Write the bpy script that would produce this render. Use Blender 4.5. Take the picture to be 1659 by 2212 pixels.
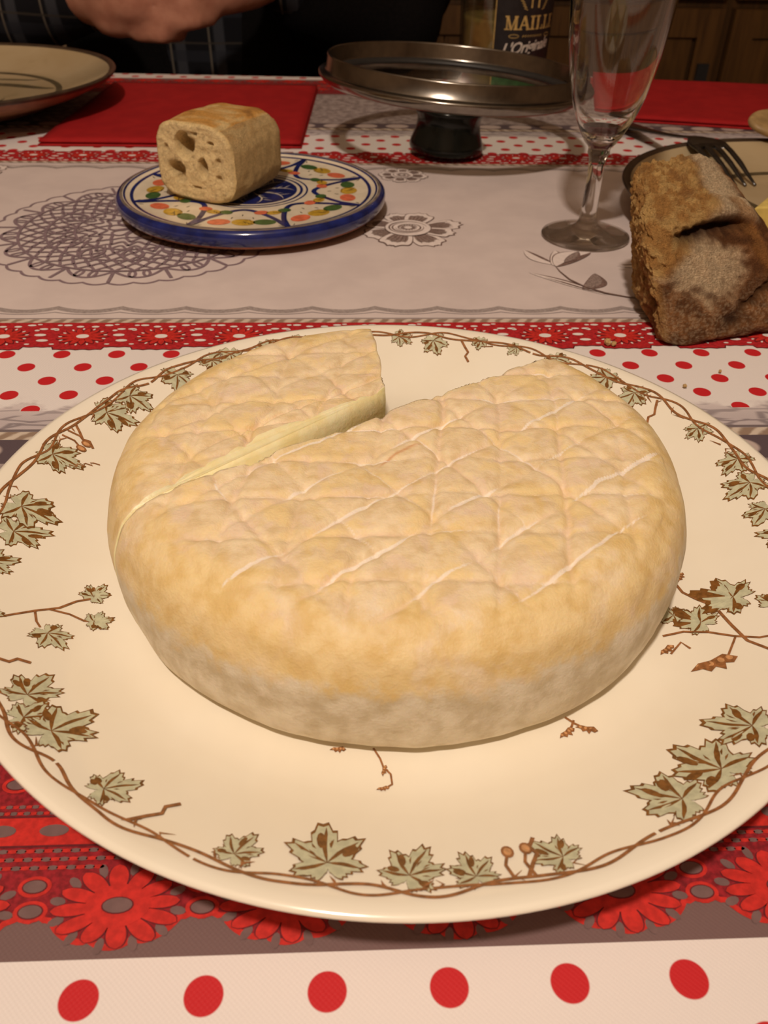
import bpy, bmesh, math, random
from mathutils import Vector, Matrix, noise
from math import sin, cos, pi, radians, hypot, exp, floor, sqrt, atan2

for o in list(bpy.data.objects):
    bpy.data.objects.remove(o)
scn = bpy.context.scene
COL = scn.collection
random.seed(7)
CM = 0.01

# ------------------------------------------------------------------ camera
cam_d = bpy.data.cameras.new('camera')
cam = bpy.data.objects.new('camera', cam_d)
COL.objects.link(cam)
right = Vector((0.99904, -0.04012, 0.01740))
down = Vector((-0.01069, -0.60990, -0.79241))
fwd = Vector((0.04241, 0.79146, -0.60975))
M = Matrix((right, -down, -fwd)).transposed().to_4x4()
M.translation = Vector((-0.01443, -0.20273, 0.17540))
cam.matrix_world = M
cam_d.sensor_fit = 'HORIZONTAL'
cam_d.sensor_width = 36.0
cam_d.lens = 39.617
cam_d.clip_start = 0.01
cam_d.dof.use_dof = True
cam_d.dof.focus_distance = 0.265
cam_d.dof.aperture_fstop = 36.0
scn.camera = cam

# ------------------------------------------------------------------ light
world = bpy.data.worlds.new('world')
scn.world = world
world.use_nodes = True
world.node_tree.nodes['Background'].inputs[0].default_value = (1.0, 0.72, 0.45, 1)
world.node_tree.nodes['Background'].inputs[1].default_value = 0.012

def lamp(name, loc, power, rad, col):
    ld = bpy.data.lights.new(name, 'POINT')
    ld.energy = power
    ld.shadow_soft_size = rad
    ld.color = col
    lo = bpy.data.objects.new(name, ld)
    lo.location = loc
    COL.objects.link(lo)
    return lo
main_lamp = lamp('ceiling_lamp', (-0.15, -0.43, 1.05), 36.5, 0.035, (1.0, 0.84, 0.70))
main_lamp.data.cycles.is_caustics_light = True

scn.view_settings.view_transform = 'Standard'
scn.view_settings.look = 'None'
scn.view_settings.exposure = 0.0
scn.view_settings.gamma = 1.0
scn.view_settings.use_curve_mapping = False

# ------------------------------------------------------------------ node helpers
class V:
    """a shader value: socket or number, with arithmetic"""
    def __init__(s, g, x): s.g, s.x = g, x
    def _o(s, op, b, rev=False):
        b = b.x if isinstance(b, V) else b
        return s.g.m(op, b, s.x) if rev else s.g.m(op, s.x, b)
    def __add__(s, b): return s._o('ADD', b)
    __radd__ = __add__
    def __sub__(s, b): return s._o('SUBTRACT', b)
    def __rsub__(s, b): return s._o('SUBTRACT', b, True)
    def __mul__(s, b): return s._o('MULTIPLY', b)
    __rmul__ = __mul__
    def __truediv__(s, b): return s._o('DIVIDE', b)
    def abs(s): return s.g.m('ABSOLUTE', s.x)
    def sin(s): return s.g.m('SINE', s.x)
    def sqrt(s): return s.g.m('SQRT', s.x)
    def round(s): return s.g.m('ROUND', s.x)
    def frac(s): return s.g.m('FRACT', s.x)
    def min(s, b): return s._o('MINIMUM', b)
    def max(s, b): return s._o('MAXIMUM', b)
    def gt(s, b): return s._o('GREATER_THAN', b)
    def lt(s, b): return s._o('LESS_THAN', b)
    def step(s, a, b):
        n = s.g.N('ShaderNodeMapRange'); n.interpolation_type = 'SMOOTHSTEP'
        s.g.L(s.x, n.inputs[0]); n.inputs[1].default_value = a; n.inputs[2].default_value = b
        n.inputs[3].default_value = 0; n.inputs[4].default_value = 1
        return V(s.g, n.outputs[0])

class Graph:
    def __init__(s, name):
        s.mat = bpy.data.materials.new(name); s.mat.use_nodes = True
        s.t = s.mat.node_tree
        s.b = s.t.nodes['Principled BSDF']; s.out = s.t.nodes['Material Output']
    def N(s, ty): return s.t.nodes.new(ty)
    def L(s, a, inp):
        if isinstance(a, V): a = a.x
        if isinstance(a, (int, float)): inp.default_value = a
        elif isinstance(a, tuple): inp.default_value = a if len(a) == 4 else (*a, 1)
        else: s.t.links.new(a, inp)
    def m(s, op, a, b=None):
        n = s.N('ShaderNodeMath'); n.operation = op
        s.L(a, n.inputs[0])
        if b is not None: s.L(b, n.inputs[1])
        return V(s, n.outputs[0])
    def mix(s, a, b, f):
        n = s.N('ShaderNodeMix'); n.data_type = 'RGBA'
        s.L(f, n.inputs[0]); s.L(a, n.inputs[6]); s.L(b, n.inputs[7])
        return n.outputs[2]
    def obj(s, scale=100.0):
        n = s.N('ShaderNodeTexCoord'); q = s.N('ShaderNodeVectorMath'); q.operation = 'SCALE'
        s.t.links.new(n.outputs['Object'], q.inputs[0]); q.inputs[3].default_value = scale
        s.vec = q.outputs[0]
        p = s.N('ShaderNodeSeparateXYZ'); s.t.links.new(s.vec, p.inputs[0])
        return [V(s, p.outputs[i]) for i in range(3)]
    def comb(s, x, y, z=0.0):
        n = s.N('ShaderNodeCombineXYZ')
        for i, a in enumerate((x, y, z)): s.L(a, n.inputs[i])
        return n.outputs[0]
    def noise(s, scale, detail=3, vec=None, rough=.55, dist=0.0):
        n = s.N('ShaderNodeTexNoise')
        n.inputs['Scale'].default_value = scale; n.inputs['Detail'].default_value = detail
        n.inputs['Roughness'].default_value = rough; n.inputs['Distortion'].default_value = dist
        v = vec if vec is not None else s.vec
        s.t.links.new(v, n.inputs['Vector'])
        return V(s, n.outputs['Fac'])
    def voro(s, scale, vec=None, feature='F1'):
        n = s.N('ShaderNodeTexVoronoi'); n.feature = feature
        n.inputs['Scale'].default_value = scale
        s.t.links.new(vec if vec is not None else s.vec, n.inputs['Vector'])
        return V(s, n.outputs['Distance'])
    def attr(s, name):
        n = s.N('ShaderNodeAttribute'); n.attribute_name = name
        return n
    def bump(s, h, strength=.3, dist=.001):
        n = s.N('ShaderNodeBump'); n.inputs['Strength'].default_value = strength
        n.inputs['Distance'].default_value = dist
        s.L(h, n.inputs['Height']); s.t.links.new(n.outputs[0], s.b.inputs['Normal'])
    def set(s, color=None, rough=None, metal=None, spec=None, coat=None, sss=None, ior=None):
        b = s.b
        if color is not None: s.L(color, b.inputs['Base Color'])
        if rough is not None: s.L(rough, b.inputs['Roughness'])
        if metal is not None: b.inputs['Metallic'].default_value = metal
        if spec is not None: b.inputs['Specular IOR Level'].default_value = spec
        if coat is not None:
            b.inputs['Coat Weight'].default_value = coat; b.inputs['Coat Roughness'].default_value = .08
        if sss is not None:
            b.inputs['Subsurface Weight'].default_value = sss[0]
            b.inputs['Subsurface Radius'].default_value = sss[1]; b.inputs['Subsurface Scale'].default_value = sss[2]
        return s.mat

def speckled(name, col, rough=.5, amt=.12, scale=3.0, metal=0.0, spec=.5, coat=None, bump=0.0, bscale=20.0):
    """plain surface with slight procedural colour variation"""
    g = Graph(name); g.obj()
    n = g.noise(scale, 4)
    dark = tuple(c * (1 - amt) for c in col); lite = tuple(min(1, c * (1 + amt)) for c in col)
    c = g.mix(dark, lite, n.step(.3, .7))
    if bump: g.bump(g.noise(bscale, 3), bump, .001)
    return g.set(c, rough, metal, spec, coat)

def srgb(r, g, b):
    f = lambda c: ((c / 255 + .055) / 1.055) ** 2.4 if c > 10 else c / 255 / 12.92
    return (f(r), f(g), f(b))

# ------------------------------------------------------------------ mesh helpers (coordinates in cm)
def props(o, label=None, cat=None, group=None, kind=None):
    if label: o['label'] = label
    if cat: o['category'] = cat
    if group: o['group'] = group
    if kind: o['kind'] = kind
    return o

def thing(name, loc, label, cat, group=None):
    e = bpy.data.objects.new(name, None); COL.objects.link(e)
    e.location = Vector(loc) * CM; e.empty_display_size = .02
    props(e, label, cat, group)
    return e

def base_of(o):
    p = Vector((0, 0, 0))
    while o is not None:
        p = p + o.location; o = o.parent
    return p

def build(name, verts, faces, mats, parent=None, fm=None, smooth=True, origin=None):
    """mesh object from cm world coordinates"""
    me = bpy.data.meshes.new(name)
    off = base_of(parent) if parent else (Vector(origin) * CM if origin else Vector((0, 0, 0)))
    me.from_pydata([Vector(v) * CM - off for v in verts], [], faces)
    if not isinstance(mats, (list, tuple)): mats = [mats]
    for m in mats: me.materials.append(m)
    if fm: me.polygons.foreach_set('material_index', fm)
    me.polygons.foreach_set('use_smooth', [smooth] * len(me.polygons))
    me.update()
    o = bpy.data.objects.new(name, me); COL.objects.link(o)
    if parent: o.parent = parent
    else: o.location = off
    return o

class MB:
    def __init__(s): s.v, s.f, s.m = [], [], []
    def add(s, vs, fs, m=0):
        k = len(s.v); s.v += [tuple(v) for v in vs]
        for f in fs: s.f.append([i + k for i in f]); s.m.append(m)
    def box(s, a, b, m=0):
        (x0, y0, z0), (x1, y1, z1) = a, b
        s.add([(x0,y0,z0),(x1,y0,z0),(x1,y1,z0),(x0,y1,z0),(x0,y0,z1),(x1,y0,z1),(x1,y1,z1),(x0,y1,z1)],
              [(0,3,2,1),(4,5,6,7),(0,1,5,4),(1,2,6,5),(2,3,7,6),(3,0,4,7)], m)
    def lathe(s, prof, c=(0, 0, 0), seg=96, m=0, close=False):
        """prof: list of (r, z[, mat])"""
        k = len(s.v); n = len(prof)
        for q in prof:
            for j in range(seg):
                a = 2 * pi * j / seg
                s.v.append((c[0] + q[0] * cos(a), c[1] + q[0] * sin(a), c[2] + q[1]))
        for i in range(n if close else n - 1):
            i2 = (i + 1) % n
            mm = prof[i][2] if len(prof[i]) > 2 else m
            for j in range(seg):
                j2 = (j + 1) % seg
                s.f.append([k + i*seg + j, k + i*seg + j2, k + i2*seg + j2, k + i2*seg + j]); s.m.append(mm)
    def tube(s, pts, rads, seg=12, m=0, cap=True):
        k = len(s.v); n = len(pts); P = [Vector(p) for p in pts]
        up = Vector((0, 0, 1)); prev = None
        for i in range(n):
            d = (P[min(i+1, n-1)] - P[max(i-1, 0)]).normalized()
            if prev is None:
                a = d.cross(up)
                if a.length < .01: a = d.cross(Vector((1, 0, 0)))
            else:
                a = prev - d * prev.dot(d)
            a.normalize(); b = d.cross(a); prev = a
            r = rads[i] if isinstance(rads, (list, tuple)) else rads
            ra, rb = r if isinstance(r, tuple) else (r, r)
            for j in range(seg):
                t = 2 * pi * j / seg
                q = P[i] + a * (ra * cos(t)) + b * (rb * sin(t)); s.v.append(tuple(q))
        for i in range(n - 1):
            for j in range(seg):
                j2 = (j + 1) % seg
                s.f.append([k+i*seg+j, k+i*seg+j2, k+(i+1)*seg+j2, k+(i+1)*seg+j]); s.m.append(m)
        if cap:
            s.f.append([k + j for j in range(seg)][::-1]); s.m.append(m)
            s.f.append([k + (n-1)*seg + j for j in range(seg)]); s.m.append(m)
    def build(s, name, mats, parent=None, smooth=True, origin=None):
        return build(name, s.v, s.f, mats, parent, s.m, smooth, origin)

class Print(MB):
    """flat print lying on a surface: surf(x, y) -> z; layers are stacked in hair-thin steps"""
    def __init__(s, surf, step=.006, base=.008):
        super().__init__(); s.surf, s.st, s.b0 = surf, step, base
    def P(s, x, y, lay): return (x, y, s.surf(x, y) + s.b0 + s.st * lay)
    def fan(s, pts, m, lay=0, c=None):
        if c is None: c = (sum(p[0] for p in pts)/len(pts), sum(p[1] for p in pts)/len(pts))
        n = len(pts)
        s.add([s.P(*c, lay)] + [s.P(*p, lay) for p in pts], [(0, 1+i, 1+(i+1) % n) for i in range(n)], m)
    def ell(s, cx, cy, rx, ry, m, lay=0, rot=0.0, n=18):
        c, q = cos(rot), sin(rot)
        s.fan([(cx + rx*cos(t)*c - ry*sin(t)*q, cy + rx*cos(t)*q + ry*sin(t)*c)
               for t in [2*pi*i/n for i in range(n)]], m, lay, (cx, cy))
    def line(s, pts, w, m, lay=1, taper=False, closed=False):
        n = len(pts); vs = []; fs = []
        for i in range(n):
            if closed: a, b = pts[(i-1) % n], pts[(i+1) % n]
            else: a, b = pts[max(0, i-1)], pts[min(n-1, i+1)]
            dx, dy = b[0]-a[0], b[1]-a[1]; l = hypot(dx, dy) or 1
            ww = w * .5
            if taper: ww *= (1 - abs(2*i/(n-1) - 1) ** 2) * .9 + .1
            nx, ny = -dy/l*ww, dx/l*ww
            vs += [s.P(pts[i][0]+nx, pts[i][1]+ny, lay), s.P(pts[i][0]-nx, pts[i][1]-ny, lay)]
        for i in range(n if closed else n-1):
            j = (i+1) % n
            fs.append((2*i, 2*i+1, 2*j+1, 2*j))
        s.add(vs, fs, m)
    def ring(s, cx, cy, r0, r1, m, lay=0, n=128):
        vs = []
        for i in range(n):
            t = 2*pi*i/n
            vs += [s.P(cx+r0*cos(t), cy+r0*sin(t), lay), s.P(cx+r1*cos(t), cy+r1*sin(t), lay)]
        s.add(vs, [(2*i, 2*i+1, 2*((i+1) % n)+1, 2*((i+1) % n)) for i in range(n)], m)

def arc(cx, cy, r, a0, a1, n=16, ry=None):
    ry = r if ry is None else ry
    return [(cx + r*cos(a0+(a1-a0)*i/n), cy + ry*sin(a0+(a1-a0)*i/n)) for i in range(n+1)]

def interp(x, xs, ys):
    if x <= xs[0]: return ys[0]
    for i in range(len(xs)-1):
        if x <= xs[i+1]:
            t = (x-xs[i])/(xs[i+1]-xs[i]); return ys[i]*(1-t)+ys[i+1]*t
    return ys[-1]
def sst(a, b, x):
    t = max(0.0, min(1.0, (x-a)/(b-a))); return t*t*(3-2*t)
def fbm(x, y, z, oct=3):
    s, a = 0, 1.0
    for _ in range(oct):
        s += a*noise.noise(Vector((x, y, z))); a *= .5; x *= 2.03; y *= 2.03; z *= 2.03
    return s

# ------------------------------------------------------------------ room shell
wall_m = speckled('plaster_wall', (.42, .30, .19), .9, .1, .05)
floor_m = speckled('floor_wood', (.16, .085, .04), .6, .3, .08)
ceil_m = speckled('ceiling_paint', (.60, .50, .38), .9, .05, .05)
def struct(name, a, b, m):
    q = MB(); q.box(a, b); o = q.build(name, m, smooth=False); o['kind'] = 'structure'; return o
struct('floor', (-200, -170, -78), (220, 220, -74), floor_m)
struct('wall_back', (-200, 210, -74), (220, 220, 170), wall_m)
struct('wall_front', (-200, -180, -74), (220, -170, 170), wall_m)
struct('wall_left', (-210, -180, -74), (-200, 220, 170), wall_m)
struct('wall_right', (220, -180, -74), (230, 220, 170), wall_m)
struct('ceiling', (-210, -180, 170), (230, 220, 175), ceil_m)

# ------------------------------------------------------------------ table
table_wood = speckled('table_wood', (.20, .11, .05), .5, .2, .3)
tb = thing('dining_table', (10, 25, -74), 'wooden dining table hidden under the printed tablecloth', 'table')
def edge_y(x): return 76.9 - .043*(x + 25) if x > -25 else 76.9
q = MB()
q.add([(-70, -30, -3.2), (85, -30, -3.2), (85, edge_y(85)-.4, -3.2), (-70, edge_y(-70)-.4, -3.2),
       (-70, -30, -.15), (85, -30, -.15), (85, edge_y(85)-.4, -.15), (-70, edge_y(-70)-.4, -.15)],
      [(0,3,2,1),(4,5,6,7),(0,1,5,4),(1,2,6,5),(2,3,7,6),(3,0,4,7)])
q.build('tabletop', table_wood, tb, False)
for lx in (-62, 77):
    for ly in (-22, 62):
        q = MB(); q.box((lx-3, ly-3, -74), (lx+3, ly+3, -3.2)); q.build('leg', table_wood, tb, False)

# ------------------------------------------------------------------ tablecloth
YC = 30.9
def cloth_material():
    g = Graph('printed_cloth'); x, y, z = g.obj()
    v = (y - YC).abs()
    side = y.gt(YC)
    white = (.80, .74, .71); runner = (.60, .50, .46); grey = (.17, .135, .14); red = (.56, .015, .02)
    mauve = (.175, .105, .10)
    def dots(x0, y0):
        a = (x - x0)/2.4; b = (y - y0)/2.4
        def cell(a, b):
            p = a - a.round(); q = b - b.round(); return (p*p + q*q).sqrt()
        return cell(a, b).min(cell(a-.5, b-.5)) * 2.4
    dn = dots(-16.435, 14.179); df = dots(-3.352, 50.793); dh = dots(-6.752, -12.862)
    mott = g.noise(.35, 4)
    col = g.mix((.64, .545, .52), (.70, .60, .57), mott.step(.3, .7))
    # scalloped line of the runner
    u = (x/3.1).frac(); h = u*(1.0-u)*4.0
    lv = v - 11.80 - .42*h
    fine = g.noise(6.0, 2)
    ln = (lv.abs()).step(.26, .16) * (fine*.7 + .25)
    col = g.mix(col, (.13, .10, .09), ln)
    l2 = ((v - 12.30 - .25*h).abs()).step(.06, .03)
    col = g.mix(col, grey, l2*.8)
    l3 = ((v - 13.02).abs()).step(.07, .04)
    col = g.mix(col, grey, l3*.8)
    # rope strip
    def rope(freq):
        s = (x*freq + v*6.0 + g.noise(1.2, 2)*6.0).sin()
        return g.mix((.30, .21, .15), (.62, .52, .42), s.step(-.7, .8))
    col = g.mix(col, rope(9.0), v.gt(13.10))
    # white dotted band
    wd = g.mix(white, red, dn.step(.385, .355)*(1.0 - side) + df.step(.385, .355)*side)
    col = g.mix(col, wd, v.gt(13.5))
    # drystone fading in: flat scales
    sv = g.comb(x*.55 + (v*1.8).round()*.37, v*1.8)
    n = g.N('ShaderNodeTexVoronoi'); n.feature = 'DISTANCE_TO_EDGE'; n.inputs['Scale'].default_value = 1.0
    g.L(sv, n.inputs['Vector'])
    edge = V(g, n.outputs['Distance']).step(.13, .02)
    ramp = v.step(20.2, 22.6)
    stone = g.mix((.74, .66, .64), (.52, .45, .45), ramp)
    stone = g.mix(stone, (.24, .20, .21), edge*ramp*.9)
    patch = (g.noise(.8, 3) + ramp*.55).step(.62, .78)
    keep = 1.0 - dn.step(.42, .385)*(1.0-side) - df.step(.42, .385)*side
    col = g.mix(col, stone, v.gt(20.0)*patch.max(v.gt(21.6))*keep.max(v.gt(21.6)))
    col = g.mix(col, grey, ((v-23.05).abs()).step(.12, .06))
    col = g.mix(col, rope(7.0), v.gt(23.15))
    # dark band with pebbles
    px = (x - .4)/2.6; pp = (px - px.round())*2.6; pv = (v - 24.5)*1.55
    peb = (pp*pp + pv*pv).sqrt().step(1.05, .85)
    dark = g.mix((.105, .075, .085), (.50, .40, .36), peb)
    col = g.mix(col, dark, v.gt(23.7))
    st2 = g.mix((.22, .17, .16), (.40, .33, .31), g.noise(1.5, 5).step(.35, .65))
    col = g.mix(col, st2, v.gt(25.3))
    col = g.mix(col, mauve, v.gt(36.3))
    hem = g.mix(white, red, dh.step(.40, .37))
    col = g.mix(col, hem, v.gt(43.0))
    weave = (x*55.0).sin()*(y*55.0).sin()
    g.bump(weave, .12, .0002)
    return g.set(col, .62, spec=.35)
cloth_m = cloth_material()
cloth = None
q = MB()
xs = [-72 + i*3.18 for i in range(51)]; ys_n = 40
def ccol(x):
    ye = edge_y(x) + .3
    pts = [(-33.4, -26), (-33.3, -12), (-32.6, -1.2), (-32.0, -.15), (-31.0, 0)]
    for i in range(1, ys_n): pts.append((-31 + (ye-1.2+31)*i/ys_n, 0))
    pts += [(ye-1.2, 0), (ye-.55, -.08), (ye-.1, -.5), (ye, -1.2), (ye+.25+.2*sin(x*.22), -6), (ye+.3+.4*sin(x*.22+.4), -11)]
    return pts
cols = [ccol(x) for x in xs]; nr = len(cols[0])
for x, c in zip(xs, cols):
    for yy, zz in c: q.v.append((x, yy, zz))
for i in range(len(xs)-1):
    for j in range(nr-1):
        q.f.append([i*nr+j, (i+1)*nr+j, (i+1)*nr+j+1, i*nr+j+1]); q.m.append(0)
cloth = q.build('tablecloth', cloth_m)
props(cloth, 'tablecloth printed with red lace, red dots and a grey rose and doily panel', 'tablecloth')

FLAT = lambda x, y: 0.0
ink_red = speckled('lace_bright_red', (.54, .025, .018), .65, .18, 5.0, spec=.3)
ink_dark = speckled('lace_dark_red', (.26, .012, .018), .7, .35, 6.0, spec=.3)
ink_dark2 = speckled('lace_mid_red', (.43, .016, .020), .7, .25, 6.0, spec=.3)
ink_line = speckled('lace_outline', (.13, .012, .016), .7, .1, 6.0, spec=.3)
ink_white = speckled('lace_gap_white', (.80, .73, .69), .65, .04, 3.0, spec=.3)
ink_mauve = speckled('lace_gap_mauve', (.175, .105, .10), .65, .1, 3.0, spec=.3)

def lace_inner(sgn):
    """lace between runner and dots; sgn -1 near side, +1 far side"""
    p = Print(FLAT)
    Y = lambda v: YC + sgn*v
    sp = 3.57; x0 = -13.53
    k0, k1 = -6, 17
    def edge(x):
        u = (x-x0)/sp; d = abs(u-round(u))
        return 16.02 + (.30 - .06*abs(sin(u*2*pi*3)) if d < .31 else .02*sin(u*40))
    X = x0 + k0*sp; n = int((k1-k0)*sp/.1)
    vs = []
    for i in range(n+1):
        xx = X + i*.1
        vs += [p.P(xx, Y(13.5), 0), p.P(xx, Y(edge(xx)), 0)]
    p.add(vs, [(2*i, 2*i+1, 2*i+3, 2*i+2) for i in range(n)], 1)
    p.line([(X+i*.1, Y(edge(X+i*.1))) for i in range(n+1)], .07, 2, 1)
    rnd = random.Random(3)
    # small openings of the net
    for k in range(k0, k1):
        cx = x0 + k*sp
        for (dx, v, rx, ry) in ((1.60, 14.82, .27, .13), (1.83, 15.38, .27, .12), (1.6, 14.2, .2, .09), (2.1, 14.2, .2, .09),
                                (.35, 13.95, .18, .09), (-.35, 13.95, .18, .09), (.95, 13.8, .2, .09), (-.95, 13.8, .2, .09),
                                (1.3, 13.72, .12, .06), (-1.35, 14.3, .12, .08), (1.33, 14.35, .12, .08), (2.25, 13.8, .12, .07),
                                (1.25, 15.75, .12, .06), (2.35, 15.75, .12, .06)):
            p.ell(cx+dx, Y(v), rx, ry, 3, 2, 0, 12)
        # outward gaps between petals
        for t in range(13):
            a = 2*pi*(t+.5)/13
            p.ell(cx + 1.02*cos(a), Y(15.0) + .80*sin(a), .09, .05, 3, 2, a, 8)
        for t in range(13):
            a = 2*pi*t/13
            L = 1.18 if abs(sin(a)) < .7 else 1.08
            pts = []
            for i in range(13):
                s = i/12.0; w = .18*sin(pi*min(1, .12+.88*s))**.7
                pts.append((.30+s*(L-.30), w))
            poly = pts + [(l, -w) for l, w in pts[::-1]]
            ca, sa = cos(a), sin(a)
            out = [(cx + l*ca - w*sa, Y(15.0) + (l*sa + w*ca)*.80) for l, w in poly]
            p.fan([(cx+(o[0]-cx)*1.03, Y(15.0)+(o[1]-Y(15.0))*1.03) for o in out], 2, 3)
            p.fan([(cx + (l-.02)*ca - w*.80*sa, Y(15.0) + ((l-.02)*sa + w*.80*ca)*.80) for l, w in poly], 0, 4)
        p.ell(cx, Y(15.0), .42, .34, 0, 5)
        p.ell(cx, Y(15.0), .29, .20, 3, 6)
    o = p.build('lace_print', [ink_red, ink_dark2, ink_line, ink_white], cloth, False)
    o['label'] = 'printed red lace edging on white'
lace_inner(-1); lace_inner(1)

def lace_outer(sgn):
    p = Print(FLAT)
    Y = lambda v: YC + sgn*v
    sp = 3.57; x0 = -6.38
    k0, k1 = -8, 15
    def edge(x):
        u = (x-x0)/sp; d = abs(u-round(u))
        b = d*sp/.86; b = abs(b-round(b))*2
        e = 42.14 + .10*abs(sin(u*2*pi*4.5))
        if d < .37: e = max(e, 42.22 + .44*(1-(d/.37)**2) + .17*sqrt(max(0, 1-b*b)))
        return e
    X = x0 + k0*sp; n = int((k1-k0)*sp/.1)
    vs = []
    for i in range(n+1):
        xx = X + i*.1
        vs += [p.P(xx, Y(36.6), 0), p.P(xx, Y(edge(xx)), 0)]
    p.add(vs, [(2*i, 2*i+1, 2*i+3, 2*i+2) for i in range(n)], 1)
    p.line([(X+i*.1, Y(edge(X+i*.1)-.05)) for i in range(n+1)], .13, 0, 1)
    def daisy(cx, v, rx, ry, n=12, ph=.1):
        for t in range(n):
            a = 2*pi*(t+.5)/n+ph
            p.ell(cx + .98*rx*cos(a), Y(v) + .98*ry*sin(a), .17, .095, 3, 2, a, 10)
        for t in range(n):
            a = 2*pi*t/n+ph; ca, sa = cos(a), sin(a)
            pts = []
            for i in range(13):
                s = i/12.0; w = .165*sin(pi*min(1, .12+.88*s))**.5*(.75+.4*s)
                pts.append((.36+s*.68, w))
            poly = pts + [(l, -w) for l, w in pts[::-1]]
            jj = .93 + .14*random.random()
            p.fan([(cx + rx*(l*jj*ca - w*1.15*sa), Y(v) + ry*(l*jj*sa + w*1.15*ca)) for l, w in poly], 2, 3)
            p.fan([(cx + rx*((l*jj-.01)*ca - w*sa), Y(v) + ry*((l*jj-.01)*sa + w*ca)) for l, w in poly], 0, 4)
        p.ell(cx, Y(v), .52*rx, .55*ry, 0, 5)
        p.ell(cx, Y(v), .34, .19, 2, 6); p.ell(cx, Y(v), .31, .165, 3, 7)
    def eyelet(cx, v, rx, ry):
        p.ell(cx, Y(v), rx+.12, ry+.10, 0, 2, 0, 18); p.ell(cx, Y(v), rx+.03, ry+.025, 2, 3, 0, 18); p.ell(cx, Y(v), rx, ry, 3, 4, 0, 18)
    for k in range(k0, k1):
        cx = x0 + k*sp
        daisy(cx, 41.92, 1.32, .86)
        for dx, v, rx, ry in ((1.78, 42.0, .24, .14), (1.72, 41.45, .24, .14)): eyelet(cx+dx, v, rx, ry)
        # net of small lozenges
        for i in range(9):
            for j in range(3):
                xx = cx + (i+.5*(j % 2))*sp/9; v = 40.62 + j*.20
                if hypot((xx-cx+ (0 if xx-cx < sp/2 else -sp))/1.35, (v-41.92)/.9) < 1.05: continue
                p.ell(xx, Y(v), .12, .055, 3, 2, 0, 8); p.ell(xx+.2, Y(v), .13, .05, 0, 2, 0, 8)
        # straight red bars with large ovals
        for t, xx in enumerate((cx+.1, cx+1.28, cx+2.47)):
            p.ell(xx+.5, Y(40.12), .33, .15, 3, 3, 0, 16)
        for i in range(12):
            for j in range(2):
                xx = cx + (i+.5*j)*sp/12; v = 39.50 + j*.17
                p.ell(xx, Y(v), .09, .05, 3, 2, 0, 8); p.ell(xx+.15, Y(v), .09, .045, 0, 2, 0, 8)
        daisy(cx-1.2, 38.55, 1.2, .74)
        for dx, v, rx, ry in ((.6, 38.9, .24, .13), (.55, 38.3, .24, .13)): eyelet(cx+dx, v, rx, ry)
        for i in range(9):
            for j in range(3):
                xx = cx + (i+.5*(j % 2))*sp/9; v = 37.0 + j*.24
                p.ell(xx, Y(v), .13, .06, 3, 2, 0, 8); p.ell(xx+.2, Y(v), .12, .05, 0, 2, 0, 8)
    a, b = x0+k0*sp, x0+k1*sp
    for v0, v1 in ((39.78, 40.48),):
        p.add([p.P(a, Y(v0), 1), p.P(b, Y(v0), 1), p.P(b, Y(v1), 1), p.P(a, Y(v1), 1)], [(0, 1, 2, 3)], 0)
    for v in (39.76, 40.50): p.line([(a, Y(v)), (b, Y(v))], .05, 2, 2)
    o = p.build('lace_print', [ink_red, ink_dark, ink_line, ink_mauve], cloth, False)
    o['label'] = 'printed red lace border on mauve grey'
lace_outer(-1); lace_outer(1)

ink_doily = speckled('doily_ink', (.235, .165, .185), .7, .1, 4.0, spec=.3)
ink_brown = speckled('flower_ink', (.19, .12, .10), .7, .3, 7.0, spec=.3)
ink_mid = speckled('flower_mid', (.27, .20, .175), .7, .35, 9.0, spec=.3)
ink_pale = speckled('flower_pale', (.78, .68, .64), .65, .05, 4.0, spec=.3)

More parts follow.
